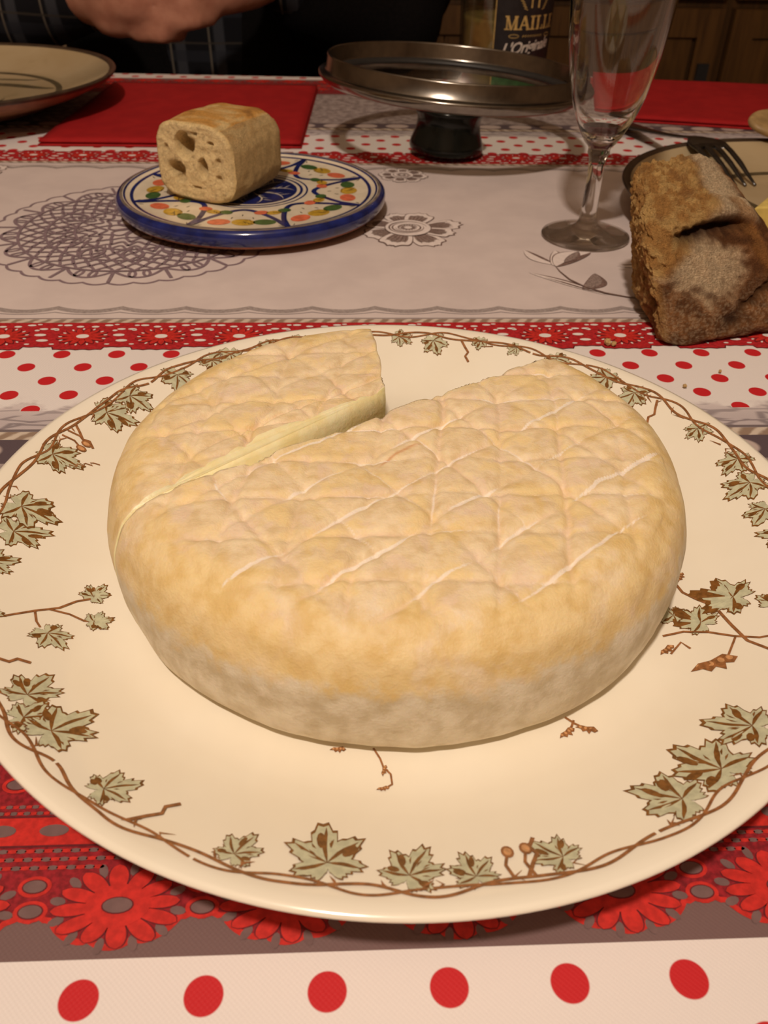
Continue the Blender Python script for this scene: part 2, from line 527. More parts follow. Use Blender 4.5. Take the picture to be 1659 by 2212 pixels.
def doily(cx, cy):
    p = Print(FLAT); R = 8.45; w = .165
    N = 40
    pts = []
    for i in range(N*8):
        a = 2*pi*i/(N*8); r = R - .13 + .24*abs(sin(N*a/2))
        pts.append((cx+r*cos(a), cy+r*sin(a)))
    p.line(pts, w, 0, 1, closed=True)
    # ring of large arcs
    n = 16
    for k in range(n):
        a0, a1 = 2*pi*k/n, 2*pi*(k+1)/n
        am = (a0+a1)/2
        p.line([(cx+(6.75+.95*sin(pi*t/14))*cos(a0+(a1-a0)*t/14), cy+(6.75+.95*sin(pi*t/14))*sin(a0+(a1-a0)*t/14)) for t in range(15)], w*1.2, 0, 2)
        p.line([(cx+r*cos(a0), cy+r*sin(a0)) for r in (6.7, 7.4, 8.25)], w*1.2, 0, 3)
        # pair of picot loops in each arc
        for da in (-.07, .07):
            ca_, sa_ = cos(am+da*.75), sin(am+da*.75)
            p.line([(cx+7.2*ca_+.40*cos(t)*ca_-.17*sin(t)*sa_, cy+7.2*sa_+.40*cos(t)*sa_+.17*sin(t)*ca_) for t in [2*pi*i/14 for i in range(14)]], w, 0, 2 if da < 0 else 3, closed=True)
    # nets of scale loops, ring by ring
    rr = [6.75, 6.25, 5.75, 5.25, 4.75, 4.2, 3.6, 3.0, 2.4, 1.8]
    for i, r in enumerate(rr[:-1]):
        m = (40, 40, 40, 32, 32, 24, 24, 18, 12)[i]; r2 = rr[i+1]
        for k in range(m):
            a0 = 2*pi*(k+.5*(i % 2))/m; a1 = a0 + 2*pi/m
            jit = .06*noise.noise(Vector((k*1.7, i*3.1, 0)))
            p.line([(cx+(r-(r-r2)*sin(pi*t/8)+jit)*cos(a0+(a1-a0)*t/8), cy+(r-(r-r2)*sin(pi*t/8)+jit)*sin(a0+(a1-a0)*t/8)) for t in range(9)], w*(1.15 if i % 3 else 1.0), 0, 4+i % 2)
        if i in (0, 3, 6):
            p.line([(cx+r*cos(2*pi*t/120), cy+r*sin(2*pi*t/120)) for t in range(120)], w, 0, 6, closed=True)
    for k in range(8):
        a = 2*pi*k/8
        p.line([(cx+(1.7*abs(sin(t/2)))*cos(a+.33*sin(t)), cy+(1.7*abs(sin(t/2)))*sin(a+.33*sin(t))) for t in [2*pi*i/18 for i in range(19)]], w, 0, 5)
    for k in range(12):
        a = 2*pi*k/12+.12
        for s in (-1, 1):
            p.line([(cx+(3.2+2.3*t/12)*cos(a+s*.13*sin(pi*t/12)), cy+(3.2+2.3*t/12)*sin(a+s*.13*sin(pi*t/12))) for t in range(13)], w*1.3, 0, 7, taper=True)
    o = p.build('doily_print', ink_doily, cloth, False)
    o['label'] = 'printed grey crochet doily'
doily(-13.75, 30.45)

def rose(cx, cy, sc, rot, ink=0):
    p = Print(FLAT)
    def T(x, y):
        return (cx + sc*(x*cos(rot)-y*sin(rot)), cy + sc*(x*sin(rot)+y*cos(rot)))
    # outer petals: centre angle, reach, width
    for i, (a, L, w) in enumerate(((10, 3.7, .75), (62, 3.1, 1.0), (100, 3.0, .9), (150, 3.0, .95), (200, 3.1, 1.1), (243, 3.4, 1.0), (292, 3.5, .95), (335, 3.1, .8))):
        a = radians(a); pts = []
        for t in range(29):
            s = t/28.0*2-1; r = 1.2 + (L-1.2)*(1-abs(s)**3.2) * (1 + .10*cos(s*9) - .12*(abs(s) < .13))
            ang = a + s*w*.55
            pts.append((r*cos(ang), r*sin(ang)))
        poly = pts + [(.6*cos(a), .6*sin(a))]
        c = (1.6*cos(a), 1.6*sin(a))
        def S(k): return [T(c[0]+(x-c[0])*k, c[1]+(y-c[1])*k) for x, y in poly]
        b = i*.0
        p.fan(S(1.0), 0, 1+4*(i % 2), T(*c)); p.fan(S(.93), 2, 2+4*(i % 2), T(*c)); p.fan(S(.62), 1, 3+4*(i % 2), T(*c)); 
        for k in range(5):
            aa = a+(k-2)*.12*w
            p.line([T((1.2+(L-1.9)*t/6)*cos(aa), (1.2+(L-1.9)*t/6)*sin(aa)) for t in range(7)], .10*sc, 0, 4+4*(i % 2), taper=True)
    p.ell(*T(0, 0), 1.5*sc, 1.5*sc, 0, 10, 0, 40); p.ell(*T(0, 0), 1.44*sc, 1.44*sc, 2, 11, 0, 40)
    for r, a0, a1 in ((1.2, 0, 4.6), (1.0, 1.5, 6.5), (.8, 3, 7.6), (.62, 0, 4), (.4, 2, 8.0)):
        p.line([T(r*cos(a0+(a1-a0)*t/24), .92*r*sin(a0+(a1-a0)*t/24)) for t in range(25)], .12*sc, 0, 12, taper=True)
    for k in range(16):
        a = 2*pi*k/16
        p.line([T(.25*cos(a), .25*sin(a)), T(.42*cos(a), .42*sin(a)), T(.55*cos(a), .55*sin(a))], .10*sc, 1, 13)
    o = p.build('rose_print', [ink_brown, ink_mid, ink_pale], cloth, False)
    o['label'] = 'printed grey brown lace rose'
rose(2.35, 30.5, .95, .1)
rose(2.6, 41.3, .55, 1.9)
rose(-27.3, 41.5, .7, .4)

def tulip(ox, oy):
    p = Print(FLAT)
    def leaf(a, b, w, m, lay, bend):
        (x0, y0), (x1, y1) = a, b; L = hypot(x1-x0, y1-y0); nx, ny = -(y1-y0)/L, (x1-x0)/L
        up, dn = [], []
        for i in range(15):
            t = i/14; px = x0+(x1-x0)*t + nx*bend*sin(pi*t); py = y0+(y1-y0)*t + ny*bend*sin(pi*t)
            ww = w*sin(pi*t)**.8
            up.append((px+nx*ww, py+ny*ww)); dn.append((px-nx*ww, py-ny*ww))
        p.fan(up+dn[::-1], 0, lay); 
        p.fan([(x*.5+x2*.5 + (x-x2)*.22, y*.5+y2*.5+(y-y2)*.22) for (x, y), (x2, y2) in zip(up, dn)] +
              [(x*.5+x2*.5 - (x-x2)*.44, y*.5+y2*.5-(y-y2)*.44) for (x, y), (x2, y2) in zip(up[::-1], dn[::-1])], m, lay+1)
    O = lambda x, y: (x+ox, y+oy)
    leaf(O(8.8, 27.0), O(10.2, 24.7), .42, 2, 1, -.25)
    leaf(O(10.6, 26.9), O(10.0, 24.6), .45, 2, 3, .2)
    leaf(O(12.6, 26.6), O(10.1, 24.4), .75, 2, 5, -.45)
    leaf(O(11.9, 26.7), O(10.7, 25.0), .32, 1, 7, .12)
    leaf(O(8.5, 23.6), O(12.0, 20.6), .30, 2, 1, .1)
    leaf(O(12.1, 23.5), O(10.9, 21.3), .55, 1, 3, .42)
    leaf(O(13.6, 24.6), O(16.5, 24.2), .35, 2, 1, .1)
    p.line([O(10.1, 24.6), O(10.2, 23.7), O(10.5, 22.6), O(11.1, 21.6), O(12.0, 20.8), O(13.0, 20.3), O(14.5, 20.0), O(16.5, 20.2), O(18, 21)], .13, 0, 9, taper=True)
    p.line([O(9.2, 22.9), O(10.2, 22.1), O(11.2, 21.2), O(12.4, 20.5)], .09, 0, 9, taper=True)
    o = p.build('tulip_print', [ink_brown, ink_mid, ink_pale], cloth, False)
    o['label'] = 'printed grey tulip spray'
tulip(0, 0)

# ------------------------------------------------------------------ ivy plate
def zp(r):
    return interp(r, [0, 8.2, 8.6, 9.0, 9.6, 10.4, 11.4, 12.2, 12.45], [.70, .70, .73, .80, .99, 1.33, 1.76, 2.10, 2.14])
def cream_material():
    g = Graph('cream_glaze'); g.obj()
    n = g.noise(.25, 3)
    c = g.mix((.90, .83, .68), (.93, .87, .73), n.step(.3, .7))
    return g.set(c, .16, spec=.5, coat=.4)
cream = cream_material()
plate = thing('dinner_plate', (0, 0, .03), 'large cream dinner plate with brown and green ivy border holding the cheese', 'plate')
q = MB()
prof = [(0, .34), (7.6, .34), (7.75, .03), (8.25, .03), (8.5, .30), (9.4, .55), (10.4, .92), (11.5, 1.42), (12.3, 1.86), (12.56, 2.02), (12.62, 2.09), (12.58, 2.15), (12.45, 2.17)]
top = [12.2, 11.9, 11.6, 11.3, 11.0, 10.7, 10.4, 10.1, 9.8, 9.5, 9.2, 9.0, 8.8, 8.6, 8.4, 8.2, 7.5, 5, 2.5, 0]
prof += [(r, zp(r)) for r in top]
prof[0] = (.001, .34); prof[-1] = (.001, .70)
q.lathe(prof, seg=220)
body = q.build('plate_body', cream, plate)

leaf_green = speckled('ivy_leaf_green', (.55, .55, .38), .25, .12, 5.0)
leaf_dark = speckled('ivy_leaf_brown', (.20, .085, .020), .25, .3, 6.0)
vine_m = speckled('ivy_vine_brown', (.30, .125, .045), .25, .3, 6.0)
bud_m = speckled('ivy_bud_tan', (.58, .30, .13), .25, .25, 6.0)
def psurf(x, y): return zp(hypot(x, y))
ivy = Print(psurf, .003, .010)
LAY = [0]
def ivy_leaf(x, y, size, ang, rnd, tone=0):
    """ang: direction of the leaf tip in plate plane"""
    base = LAY[0]; LAY[0] = (LAY[0] + 3) % 9
    size *= 1.16; lobes = [(0, 1.0), (50, .86), (-50, .86), (104, .68), (-104, .68)]
    def rad(t):
        r = .46
        for a, L in lobes:
            d = abs((t - radians(a) + pi) % (2*pi) - pi)
            r = max(r, L*(1 - .50*(d/.52)**1.5) if d < .75 else 0)
        if abs(abs(t)-pi) < .35: r = .16 + .55*abs(abs(t)-pi)
        return r
    n = 60; pts = []
    for i in range(n):
        t = -pi + 2*pi*i/n
        r = rad(t)*(1 + .07*(1 if i % 2 else -1)) * (1+.05*rnd.uniform(-1, 1))
        pts.append((r*cos(t), r*sin(t)*.95))
    ca, sa = cos(ang), sin(ang)
    T = lambda px, py: (x + size*(px*ca-py*sa), y + size*(px*sa+py*ca))
    ivy.fan([T(a*1.05, b*1.05) for a, b in pts], 1, base, T(0, 0))
    ivy.fan([T(a*.96, b*.96) for a, b in pts], 0, base+1, T(0, 0))
    for a, L in lobes:
        t = radians(a)
        ivy.line([T(L*.92*s/5*cos(t+.06*sin(s)), L*.92*s/5*sin(t+.06*sin(s))*.95) for s in range(6)], .09*size, 1, base+2, taper=True)
    # hatching and dark lobes
    for k in range(2 + tone):
        a, L = lobes[rnd.randrange(5)]; t = radians(a) + rnd.uniform(-.35, .35)
        c = T(L*.58*cos(t), L*.58*sin(t))
        ivy.ell(c[0], c[1], .21*size*L, .085*size, 1, base+2, ang+t+rnd.uniform(-.3, .3), 9)
    for k in range(7):
        t = rnd.uniform(-2, 2); r0 = rnd.uniform(.25, .4); r1 = r0 + rnd.uniform(.15, .25)
        ivy.line([T(r0*cos(t), r0*sin(t)), T((r0+r1)/2*cos(t+.03), (r0+r1)/2*sin(t+.03)), T(r1*cos(t), r1*sin(t))], .045*size, 1, base+2, taper=True)
rnd = random.Random(11)
# (angle round the plate, radius, size, tip turned from inward by)
border = [(86.5, 11.85, .52, 60), (79.5, 11.75, .66, 25), (70.3, 12.0, .40, 0), (54.9, 11.95, .62, 40), (44.1, 11.9, .72, -10), (37.5, 11.75, .70, 20),
          (23.0, 11.8, .55, 60), (12.9, 11.85, .66, 30), (7.0, 11.6, .78, 20), (0.5, 11.5, .66, 50), (-6, 11.7, .7, -20), (-14, 11.6, .6, 30), (-22, 11.7, .7, 0), (-31, 11.7, .6, 20),
          (120.4, 11.9, .62, -20), (124.4, 11.85, .72, 15), (132.2, 11.75, .74, -35), (142.8, 11.75, .80, 10), (148.9, 11.65, .92, 25), (163.2, 11.65, .86, 5),
          (176.7, 11.4, .95, -10), (-177.5, 11.3, .85, 20), (-170, 11.7, .7, 20), (-160, 11.9, .6, -10),
          (-143.6, 11.3, .78, 40), (-139.9, 11.65, .70, -20), (-136.5, 11.35, .95, 10), (-125.4, 11.55, .66, -30), (-108.9, 11.65, .58, -10),
          (-99.8, 11.36, .98, 15), (-91.6, 11.55, .78, -25), (-85.2, 11.68, .60, 10), (-76.2, 11.6, .62, 35), (-60.6, 11.45, .92, 30), (-54.0, 11.45, 1.05, 0), (-45.6, 11.3, .9, 20),
          (97, 11.9, .6, 10), (106, 11.9, .6, -20), (113, 11.9, .6, 10), (63, 12.0, .4, -30)]
for a, r, s, tw in border:
    t = radians(a)
    ivy_leaf(r*cos(t), r*sin(t), s, t + pi + radians(tw), rnd, 1)
def polar(a, r): return (r*cos(radians(a)), r*sin(radians(a)))
# two twining stems round the rim
for ph, w in ((0.0, .075), (2.2, .065)):
    seg = []
    for i in range(721):
        a = i*.5
        r = 11.98 + .12*sin(radians(a)*23 + ph + 1.5*noise.noise(Vector((a*.05, 0, 2)))) + .13*noise.noise(Vector((a*.16, ph, 0)))
        seg.append(polar(a, r))
        if len(seg) > 18 and noise.noise(Vector((a*.09, ph*5, 3))) > .38:
            ivy.line(seg, w, 2, 9); seg = []
    if len(seg) > 2: ivy.line(seg, w, 2, 9)
for i in range(60):       # thorns and knots
    a = rnd.uniform(0, 360); r = 11.98
    ivy.line([polar(a, r), polar(a+rnd.uniform(-1, 1), r-.16), polar(a+rnd.uniform(-1.5, 1.5), r-.28)], .06, 2, 9, taper=True)
for a, d in ((-120.3, 1), (74.0, -1), (155, 1), (33, -1), (-80.4, 1), (-152, 1)):      # side twigs and berries
    ivy.line([polar(a, 11.9), polar(a+d*1.0, 11.6), polar(a+d*2.0, 11.35), polar(a+d*1.6, 11.15), polar(a+d*2.6, 10.9)], .09, 2, 10)
for a in (157.5, 159, -79.2, -81.2):
    bx, by = polar(a, 11.15)
    ivy.ell(bx, by, .17, .13, 2, 10, radians(a), 12); ivy.ell(bx, by, .11, .08, 3, 11, radians(a), 12)
    ivy.line([polar(a-.5, 11.9), polar(a-.8, 11.5), (bx, by)], .07, 2, 9)
ivy.line([(polar(163-i*.35, 10.85-.05*i + .10*sin(i*2.2))) for i in range(-3, 9)], .04, 2, 9)
ivy.build('ivy_border_print', [leaf_green, leaf_dark, vine_m, bud_m], plate, False)['label'] = 'printed ivy border'

ivy = Print(psurf, .003, .010)
# sprig left of the cheese
ivy.line([(-11.6, -4.0), (-10.55, -4.05), (-9.9, -3.5), (-9.4, -3.15), (-9.08, -2.72), (-8.75, -2.5)], .07, 2, 5)
ivy.line([(-9.6, -3.3), (-9.1, -3.3), (-8.7, -3.45), (-8.3, -3.4)], .07, 2, 5); ivy.line([(-9.9, -3.5), (-9.75, -3.9), (-9.6, -4.1)], .06, 2, 5)
ivy_leaf(-8.72, -2.38, .50, 1.2, rnd, 2); ivy_leaf(-8.45, -3.42, .46, .4, rnd, 3); ivy_leaf(-9.38, -4.25, .62, -.7, rnd, 2)
def sprig_done():
    global ivy
    ivy.build('ivy_sprig_print', [leaf_green, leaf_dark, vine_m, bud_m], plate, False); ivy = Print(psurf, .003, .010)
sprig_done()
# sprig right of the cheese
ivy.line([(8.2, -2.0), (8.3, -2.5), (8.6, -2.9), (8.9, -3.3), (9.0, -4.23), (9.1, -5.0), (9.4, -5.5), (9.9, -6.0)], .08, 2, 5)
ivy.line([(7.2, -4.2), (7.8, -4.1), (8.4, -4.3), (8.9, -4.7), (9.4, -5.0), (10.2, -5.1)], .07, 2, 5)
ivy.line([(8.9, -4.75), (8.6, -5.2), (8.4, -5.5)], .06, 2, 5)
ivy.line([(7.2, -4.9), (7.6, -4.5), (7.75, -4.8)], .06, 2, 5)
ivy_leaf(8.35, -3.85, .72, 2.2, rnd, 2); ivy_leaf(9.45, -3.15, .95, 2.6, rnd, 1); ivy_leaf(7.75, -3.4, .5, 2.9, rnd, 3); ivy_leaf(10.3, -3.9, .8, .3, rnd, 1)
def flower(x, y, s, ang):
    T = lambda a, b: (x + s*(a*cos(ang)-b*sin(ang)), y + s*(a*sin(ang)+b*cos(ang)))
    ivy.fan([T(*p) for p in ((-1, .0), (-.5, .35), (0, .3), (.6, .45), (1.0, .0), (.7, -.25), (.45, -.05), (.25, -.5), (0, -.15), (-.3, -.35), (-.5, -.05))], 2, 6, T(0, .1))
    for a in (-.55, -.1, .35, .7): ivy.ell(*T(a, .12), .13*s, .17*s, 3, 7, ang, 8)
flower(8.05, -5.6, .62, .15); flower(7.15, -4.75, .28, .6); flower(8.45, -1.85, .24, 1.0)
sprig_done()
flower(4.35, -7.3, .28, -.3); flower(3.85, -7.4, .26, .6); ivy.line([(3.9, -6.9), (4.1, -7.1), (4.3, -7.25)], .06, 2, 5); ivy.line([(4.1, -7.0), (4.0, -7.2), (3.9, -7.3)], .06, 2, 5)
sprig_done()
ivy.line([(-.9, -7.7), (-.75, -8.0), (-.68, -8.25), (-.52, -8.45), (-.5, -8.75), (-.72, -8.9)], .05, 2, 5)
flower(-.66, -8.35, .17, 1.3); flower(-.72, -8.88, .16, .2); flower(-1.75, -7.72, .2, 0)
sprig_done()

# ------------------------------------------------------------------ cheese
CX, CY, ZB, ZT = 0.05, 0.38, .72, 4.36
SETS = [(39.0, 1.62, -1.66, .15, .10, 1.0), (-56.5, 1.90, .51, .10, .10, .5), (82.0, 1.72, -4.60, .15, .10, .4), (0.5, 1.65, .85, .13, .10, .5)]
def groove(x, y):
    h = wv = gm = 0.0
    wx = .16*noise.noise(Vector((x*.45, y*.45, 1.0))) + .05*noise.noise(Vector((x*1.6, y*1.6, 4)))
    wy = .16*noise.noise(Vector((x*.45, y*.45, 9.0))) + .05*noise.noise(Vector((x*1.6, y*1.6, 7)))
    for i, (a, sp, ph, dep, wd, wh) in enumerate(SETS):
        a = radians(a); nx, ny = -sin(a), cos(a)
        if i == 1: nx, ny = sin(-a), cos(a)
        d = ((x+wx)*nx + (y+wy)*ny - ph)/sp
        d = abs(d-round(d))*sp
        amp = .70 + .7*noise.noise(Vector((x*.35+i*5, y*.35, i*3.0)))
        amp = max(.15, min(1.2, amp))
        g = max(0.0, 1-d/.20)**1.3
        cell = noise.noise(Vector((floor(((x+wx)*nx+(y+wy)*ny-ph)/sp)*1.7+i*9, .5, .3)))
        h -= dep*.75*amp*g - .030*amp*(1-(1-min(1.0, d/(sp*.5)))**2) - .03*cell
        gm = max(gm, g*amp)
        if y > -.0 + .654*(x+2.8) or x < -5: wh *= .25
        wv = max(wv, exp(-(d/.055)**2)*wh*max(0, .75+1.5*noise.noise(Vector((x*.5+i*7, y*.5, i)))))
    return h, gm, wv
def cheese_mats():
    g = Graph('cheese_rind'); x, y, z = g.obj()
    A = g.attr('groove'); gm = V(g, A.outputs['Fac']); B = g.attr('white'); wv = V(g, B.outputs['Fac'])
    C = g.attr('side'); sd = V(g, C.outputs['Fac'])
    n1 = g.noise(.55, 5, dist=.6); n2 = g.noise(1.6, 5); n3 = g.noise(5.0, 4)
    base = g.mix((.74, .56, .31), (.90, .74, .49), n2.step(.28, .66))
    base = g.mix(base, (.86, .64, .27), g.noise(.8, 3).step(.5, .62)*.6)
    base = g.mix(base, (.84, .65, .50), g.noise(1.1, 4, dist=.8).step(.52, .64)*.5)
    orange = g.mix((.76, .54, .21), (.86, .67, .34), n2.step(.35, .65))
    base = g.mix(base, orange, (n1 + sd*.17).step(.50, .70)*.85)
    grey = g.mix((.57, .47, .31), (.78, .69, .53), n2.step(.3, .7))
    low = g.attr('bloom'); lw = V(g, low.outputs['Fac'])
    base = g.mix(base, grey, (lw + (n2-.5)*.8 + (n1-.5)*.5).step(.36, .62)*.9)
    base = g.mix(base, (.86, .63, .45), gm.step(.3, 1.0)*.45)
    sc_ = g.attr('scratch'); base = g.mix(base, (.62, .26, .10), V(g, sc_.outputs['Fac'])*.7)
    base = g.mix(base, (.93, .83, .70), (wv*1.15 + (n3-.5)*.5).step(.35, .85)*.9)
    base = g.mix(base, (.90, .77, .62), (g.noise(.9, 6, rough=.65)).step(.57, .72)*.45)
    vor = g.voro(.55)
    spot = vor.step(.12, .04)*n1.step(.62, .68)
    base = g.mix(base, (.34, .25, .17), spot*.5)
    g.bump(n3*.6 + g.noise(14.0, 4)*.5 + n2*.7, .35, .0012)
    rind = g.set(base, .55, spec=.35, sss=(.18, (.008, .004, .0015), .6))
    g = Graph('cheese_paste'); g.obj()
    n = g.noise(1.2, 4)
    c = g.mix((.88, .76, .40), (.94, .86, .56), n.step(.3, .7))
    g.bump(g.noise(5, 4), .25, .001)
    paste = g.set(c, .35, spec=.45, sss=(.3, (.010, .006, .002), .6))
    return rind, paste
rind_m, paste_m = cheese_mats()
def wheel_bm():
    SEG = 460; prof = []
    for r in (0.01, 3, 6, 7.6): prof.append((r, ZB))
    for i in range(1, 6):
        t = pi/2*i/6; prof.append((7.75+.33*sin(t), ZB+.3*(1-cos(t))))
    n = 26
    for i in range(n+1):
        z = ZB+.32 + (ZT-.64-ZB-.32)*i/n; u = (z-2.15)/1.7
        prof.append((8.03+.45*(1-u*u*(.75 if u < 0 else 1)), z))
    rs, zs = prof[-1]
    t0 = math.atan(2*.45*((ZT-.64-2.15)/1.7)/1.7); Bq = (ZT-zs)/(1-sin(t0))
    for i in range(1, 21):
        t = t0+(pi/2-t0)*i/20; prof.append((rs-Bq*(cos(t0)-cos(t)), zs+Bq*(sin(t)-sin(t0))))
    r1 = prof[-1][0]
    nt = 105
    for i in range(1, nt): prof.append((r1*(1-i/nt), ZT))
    prof.append((.01, ZT))
    bm = bmesh.new()
    lg = bm.verts.layers.float.new('groove'); lw = bm.verts.layers.float.new('white')
    ls = bm.verts.layers.float.new('side'); lb = bm.verts.layers.float.new('bloom'); lc = bm.verts.layers.float.new('scratch')
    grid = []
    for r, z in prof:
        row = []
        for j in range(SEG):
            a = 2*pi*j/SEG; ca, sa = cos(a), sin(a)
            rr = r*(1 + .012*noise.noise(Vector((ca*1.1, sa*1.1, 2))) + .006*noise.noise(Vector((ca*4, sa*4, z*.6))))
            x, y = CX+rr*ca, CY+rr*sa; zz = z; gm = wv = 0
            if z > 3.0:
                f = sst(8.1, 6.9, r)*sst(3.6, 4.25, z)
                if f > 0.01:
                    h, gm, wv = groove(x, y)
                    h += .05*fbm(x*.5, y*.5, 3) + .022*fbm(x*2.3, y*2.3, 8)
                    zz = z + h*f; gm *= f; wv *= f
                # sag towards the edge
                zz -= .10*sst(5.5, 8.0, r)*sst(3.6, 4.2, z)
            if ZB+.3 < z < 4.2:
                k = .05*fbm(ca*5, sa*5, z*.9, 3)
                x += ca*k; y += sa*k
            v = bm.verts.new((x*CM, y*CM, zz*CM))
            v[lg] = gm; v[lw] = wv
            if z > 4.0:
                t = ((x+.55)*.77 + (y+1.1)*.64); dd = abs(-(x+.55)*.64 + (y+1.1)*.77 - .12*sin(pi*t/1.7))
                if -.1 < t < 1.8: v[lc] = exp(-(dd/.045)**2)*sst(-.1, .2, t)*sst(1.8, 1.3, t)
            v[ls] = sst(6.2, 7.8, r)*sst(1.6, 3.4, z)
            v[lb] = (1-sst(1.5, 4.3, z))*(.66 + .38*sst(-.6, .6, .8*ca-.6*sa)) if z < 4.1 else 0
            row.append(v)
        grid.append(row)
    for i in range(len(prof)-1):
        for j in range(SEG):
            j2 = (j+1) % SEG
            f = bm.faces.new((grid[i][j], grid[i][j2], grid[i+1][j2], grid[i+1][j])); f.smooth = True
    bm.faces.new(grid[0][::-1]); bm.faces.new(grid[-1])
    return bm
def cut(bm, p, n, wob=0.0, lean=0.0):
    p = Vector((p[0]*CM, p[1]*CM, ZT*CM)); n = Vector((n[0], n[1], n[2] if len(n) > 2 else 0)).normalized()
    bmesh.ops.bisect_plane(bm, geom=bm.verts[:]+bm.edges[:]+bm.faces[:], plane_co=p, plane_no=n, clear_outer=True)
    ed = [e for e in bm.edges if len(e.link_faces) == 1]
    r = bmesh.ops.holes_fill(bm, edges=ed, sides=0)
    for f in r['faces']: f.material_index = 1; f.smooth = bool(lean)
    cutf = list(r['faces'])
    if lean:
        for k in range(1, 12):      # horizontal strips so that the face can lean smoothly
            zc = (ZB + (ZT-ZB)*k/12)*CM
            fs_ = [f for f in bm.faces if f.is_valid and f.material_index == 1]
            ge = set(fs_)
            for f in fs_: ge.update(f.edges); ge.update(f.verts)
            bmesh.ops.bisect_plane(bm, geom=list(ge), plane_co=Vector((0, 0, zc)), plane_no=Vector((0, 0, 1)))
    if lean:
        for v in bm.verts:
            sd_ = -(v.co-p).dot(n)*100; t = Vector((-n.y, n.x, 0)).dot(v.co-p)*100
            if sd_ < 1.6: v.co -= n*CM*lean*sst(1.0, 4.3, v.co.z*100)*(1-sd_/1.6)*sst(1.0, 5.0, abs(t))
    if wob:
        for v in bm.verts:
            if not lean and abs((v.co-p).dot(n)) < 1e-6:
                t = Vector((-n.y, n.x, 0)).dot(v.co)*100
                v.co += n*CM*(wob*noise.noise(Vector((t*.9, v.co.z*100*.35, 5)))*sst(1.5, 4.2, v.co.z*100))
def piece(name, bm, label):
    org = Vector((CX*CM, CY*CM, ZB*CM))
    for v in bm.verts: v.co -= org
    me = bpy.data.meshes.new(name); bm.to_mesh(me); bm.free()
    me.materials.append(rind_m); me.materials.append(paste_m)
    o = bpy.data.objects.new(name, me); COL.objects.link(o); o.location = org
    props(o, label, 'cheese')
    return o
full = wheel_bm()
half = full.copy()
A0, A1 = Vector((-7.0, -2.75)), Vector((6.45, 6.05))
d = (A1-A0).normalized(); nrm = (-d.y, d.x)
cut(half, A0, nrm, .10)
piece('cheese_half', half, 'large half of the orange rinded soft cheese, grooved crust on top')
B0, B1 = Vector((-7.25, -2.72)), Vector((-.25, 2.55))
d = (B1-B0).normalized()
cut(full, B0, (d.y, -d.x, .02), .13, .55)
cut(full, (-.20, 3.0), (1, .085, -.05), .12)
piece('cheese_quarter', full, 'smaller quarter of the soft cheese behind the long cut, pale paste showing')

# ------------------------------------------------------------------ painted saucer
SX, SY = -7.15, 33.65
def saz(r): return interp(r, [0, 6.8, 7.35, 7.75, 8.0], [1.28, 1.28, 1.36, 1.50, 1.46])
sblue = speckled('saucer_blue', (.009, .018, .125), .18, .35, 1.2, coat=.5)
scream = speckled('saucer_cream', (.82, .72, .55), .18, .06, 1.0, coat=.4)
terra = speckled('terracotta', (.30, .11, .055), .8, .2, 2.0)
smud = speckled('saucer_worn_rim', (.19, .15, .12), .3, .4, 1.6, coat=.3)
sred = speckled('painted_red', (.74, .17, .08), .2, .2, 3.0, coat=.3)
syel = speckled('painted_yellow', (.58, .36, .04), .2, .25, 3.0, coat=.3)
sgrn = speckled('painted_green', (.055, .13, .035), .2, .3, 3.0, coat=.3)
sblk = speckled('painted_black', (.035, .03, .02), .2, .2, 3.0)
sau = thing('painted_saucer', (SX, SY, .02), 'small painted plate with blue rim and lemon and fruit pattern under the white bread', 'plate')
q = MB()
q.lathe([(.01, .25, 1), (5.0, .25, 1), (5.1, .02, 1), (5.6, .02, 1), (5.9, .25, 1), (7.3, .30, 1), (7.8, .42, 1), (8.05, .62, 0), (8.2, .85, 0), (8.24, 1.1, 0), (8.2, 1.32, 0),
         (8.08, 1.46, 0), (7.95, 1.50, 2), (7.78, 1.50, 3), (7.55, 1.43, 3), (7.35, 1.36, 3), (6.8, 1.28, 3), (4, 1.28, 3), (.01, 1.28, 3)], (SX, SY, 0), 160)
q.build('saucer_body', [sblue, terra, smud, scream], sau)
sp = Print(lambda x, y: saz(hypot(x-SX, y-SY)), .003, .008)
def sq(a, r): return (SX + r*cos(a), SY + r*sin(a))
sp.ring(SX, SY, 7.62, 7.74, 0, 0); sp.ring(SX, SY, 7.16, 7.36, 0, 0)
sp.ring(SX, SY, 0.01, 2.75, 0, 0); sp.ring(SX, SY, 2.95, 3.12, 0, 0); sp.ring(SX, SY, 3.32, 3.44, 0, 0)
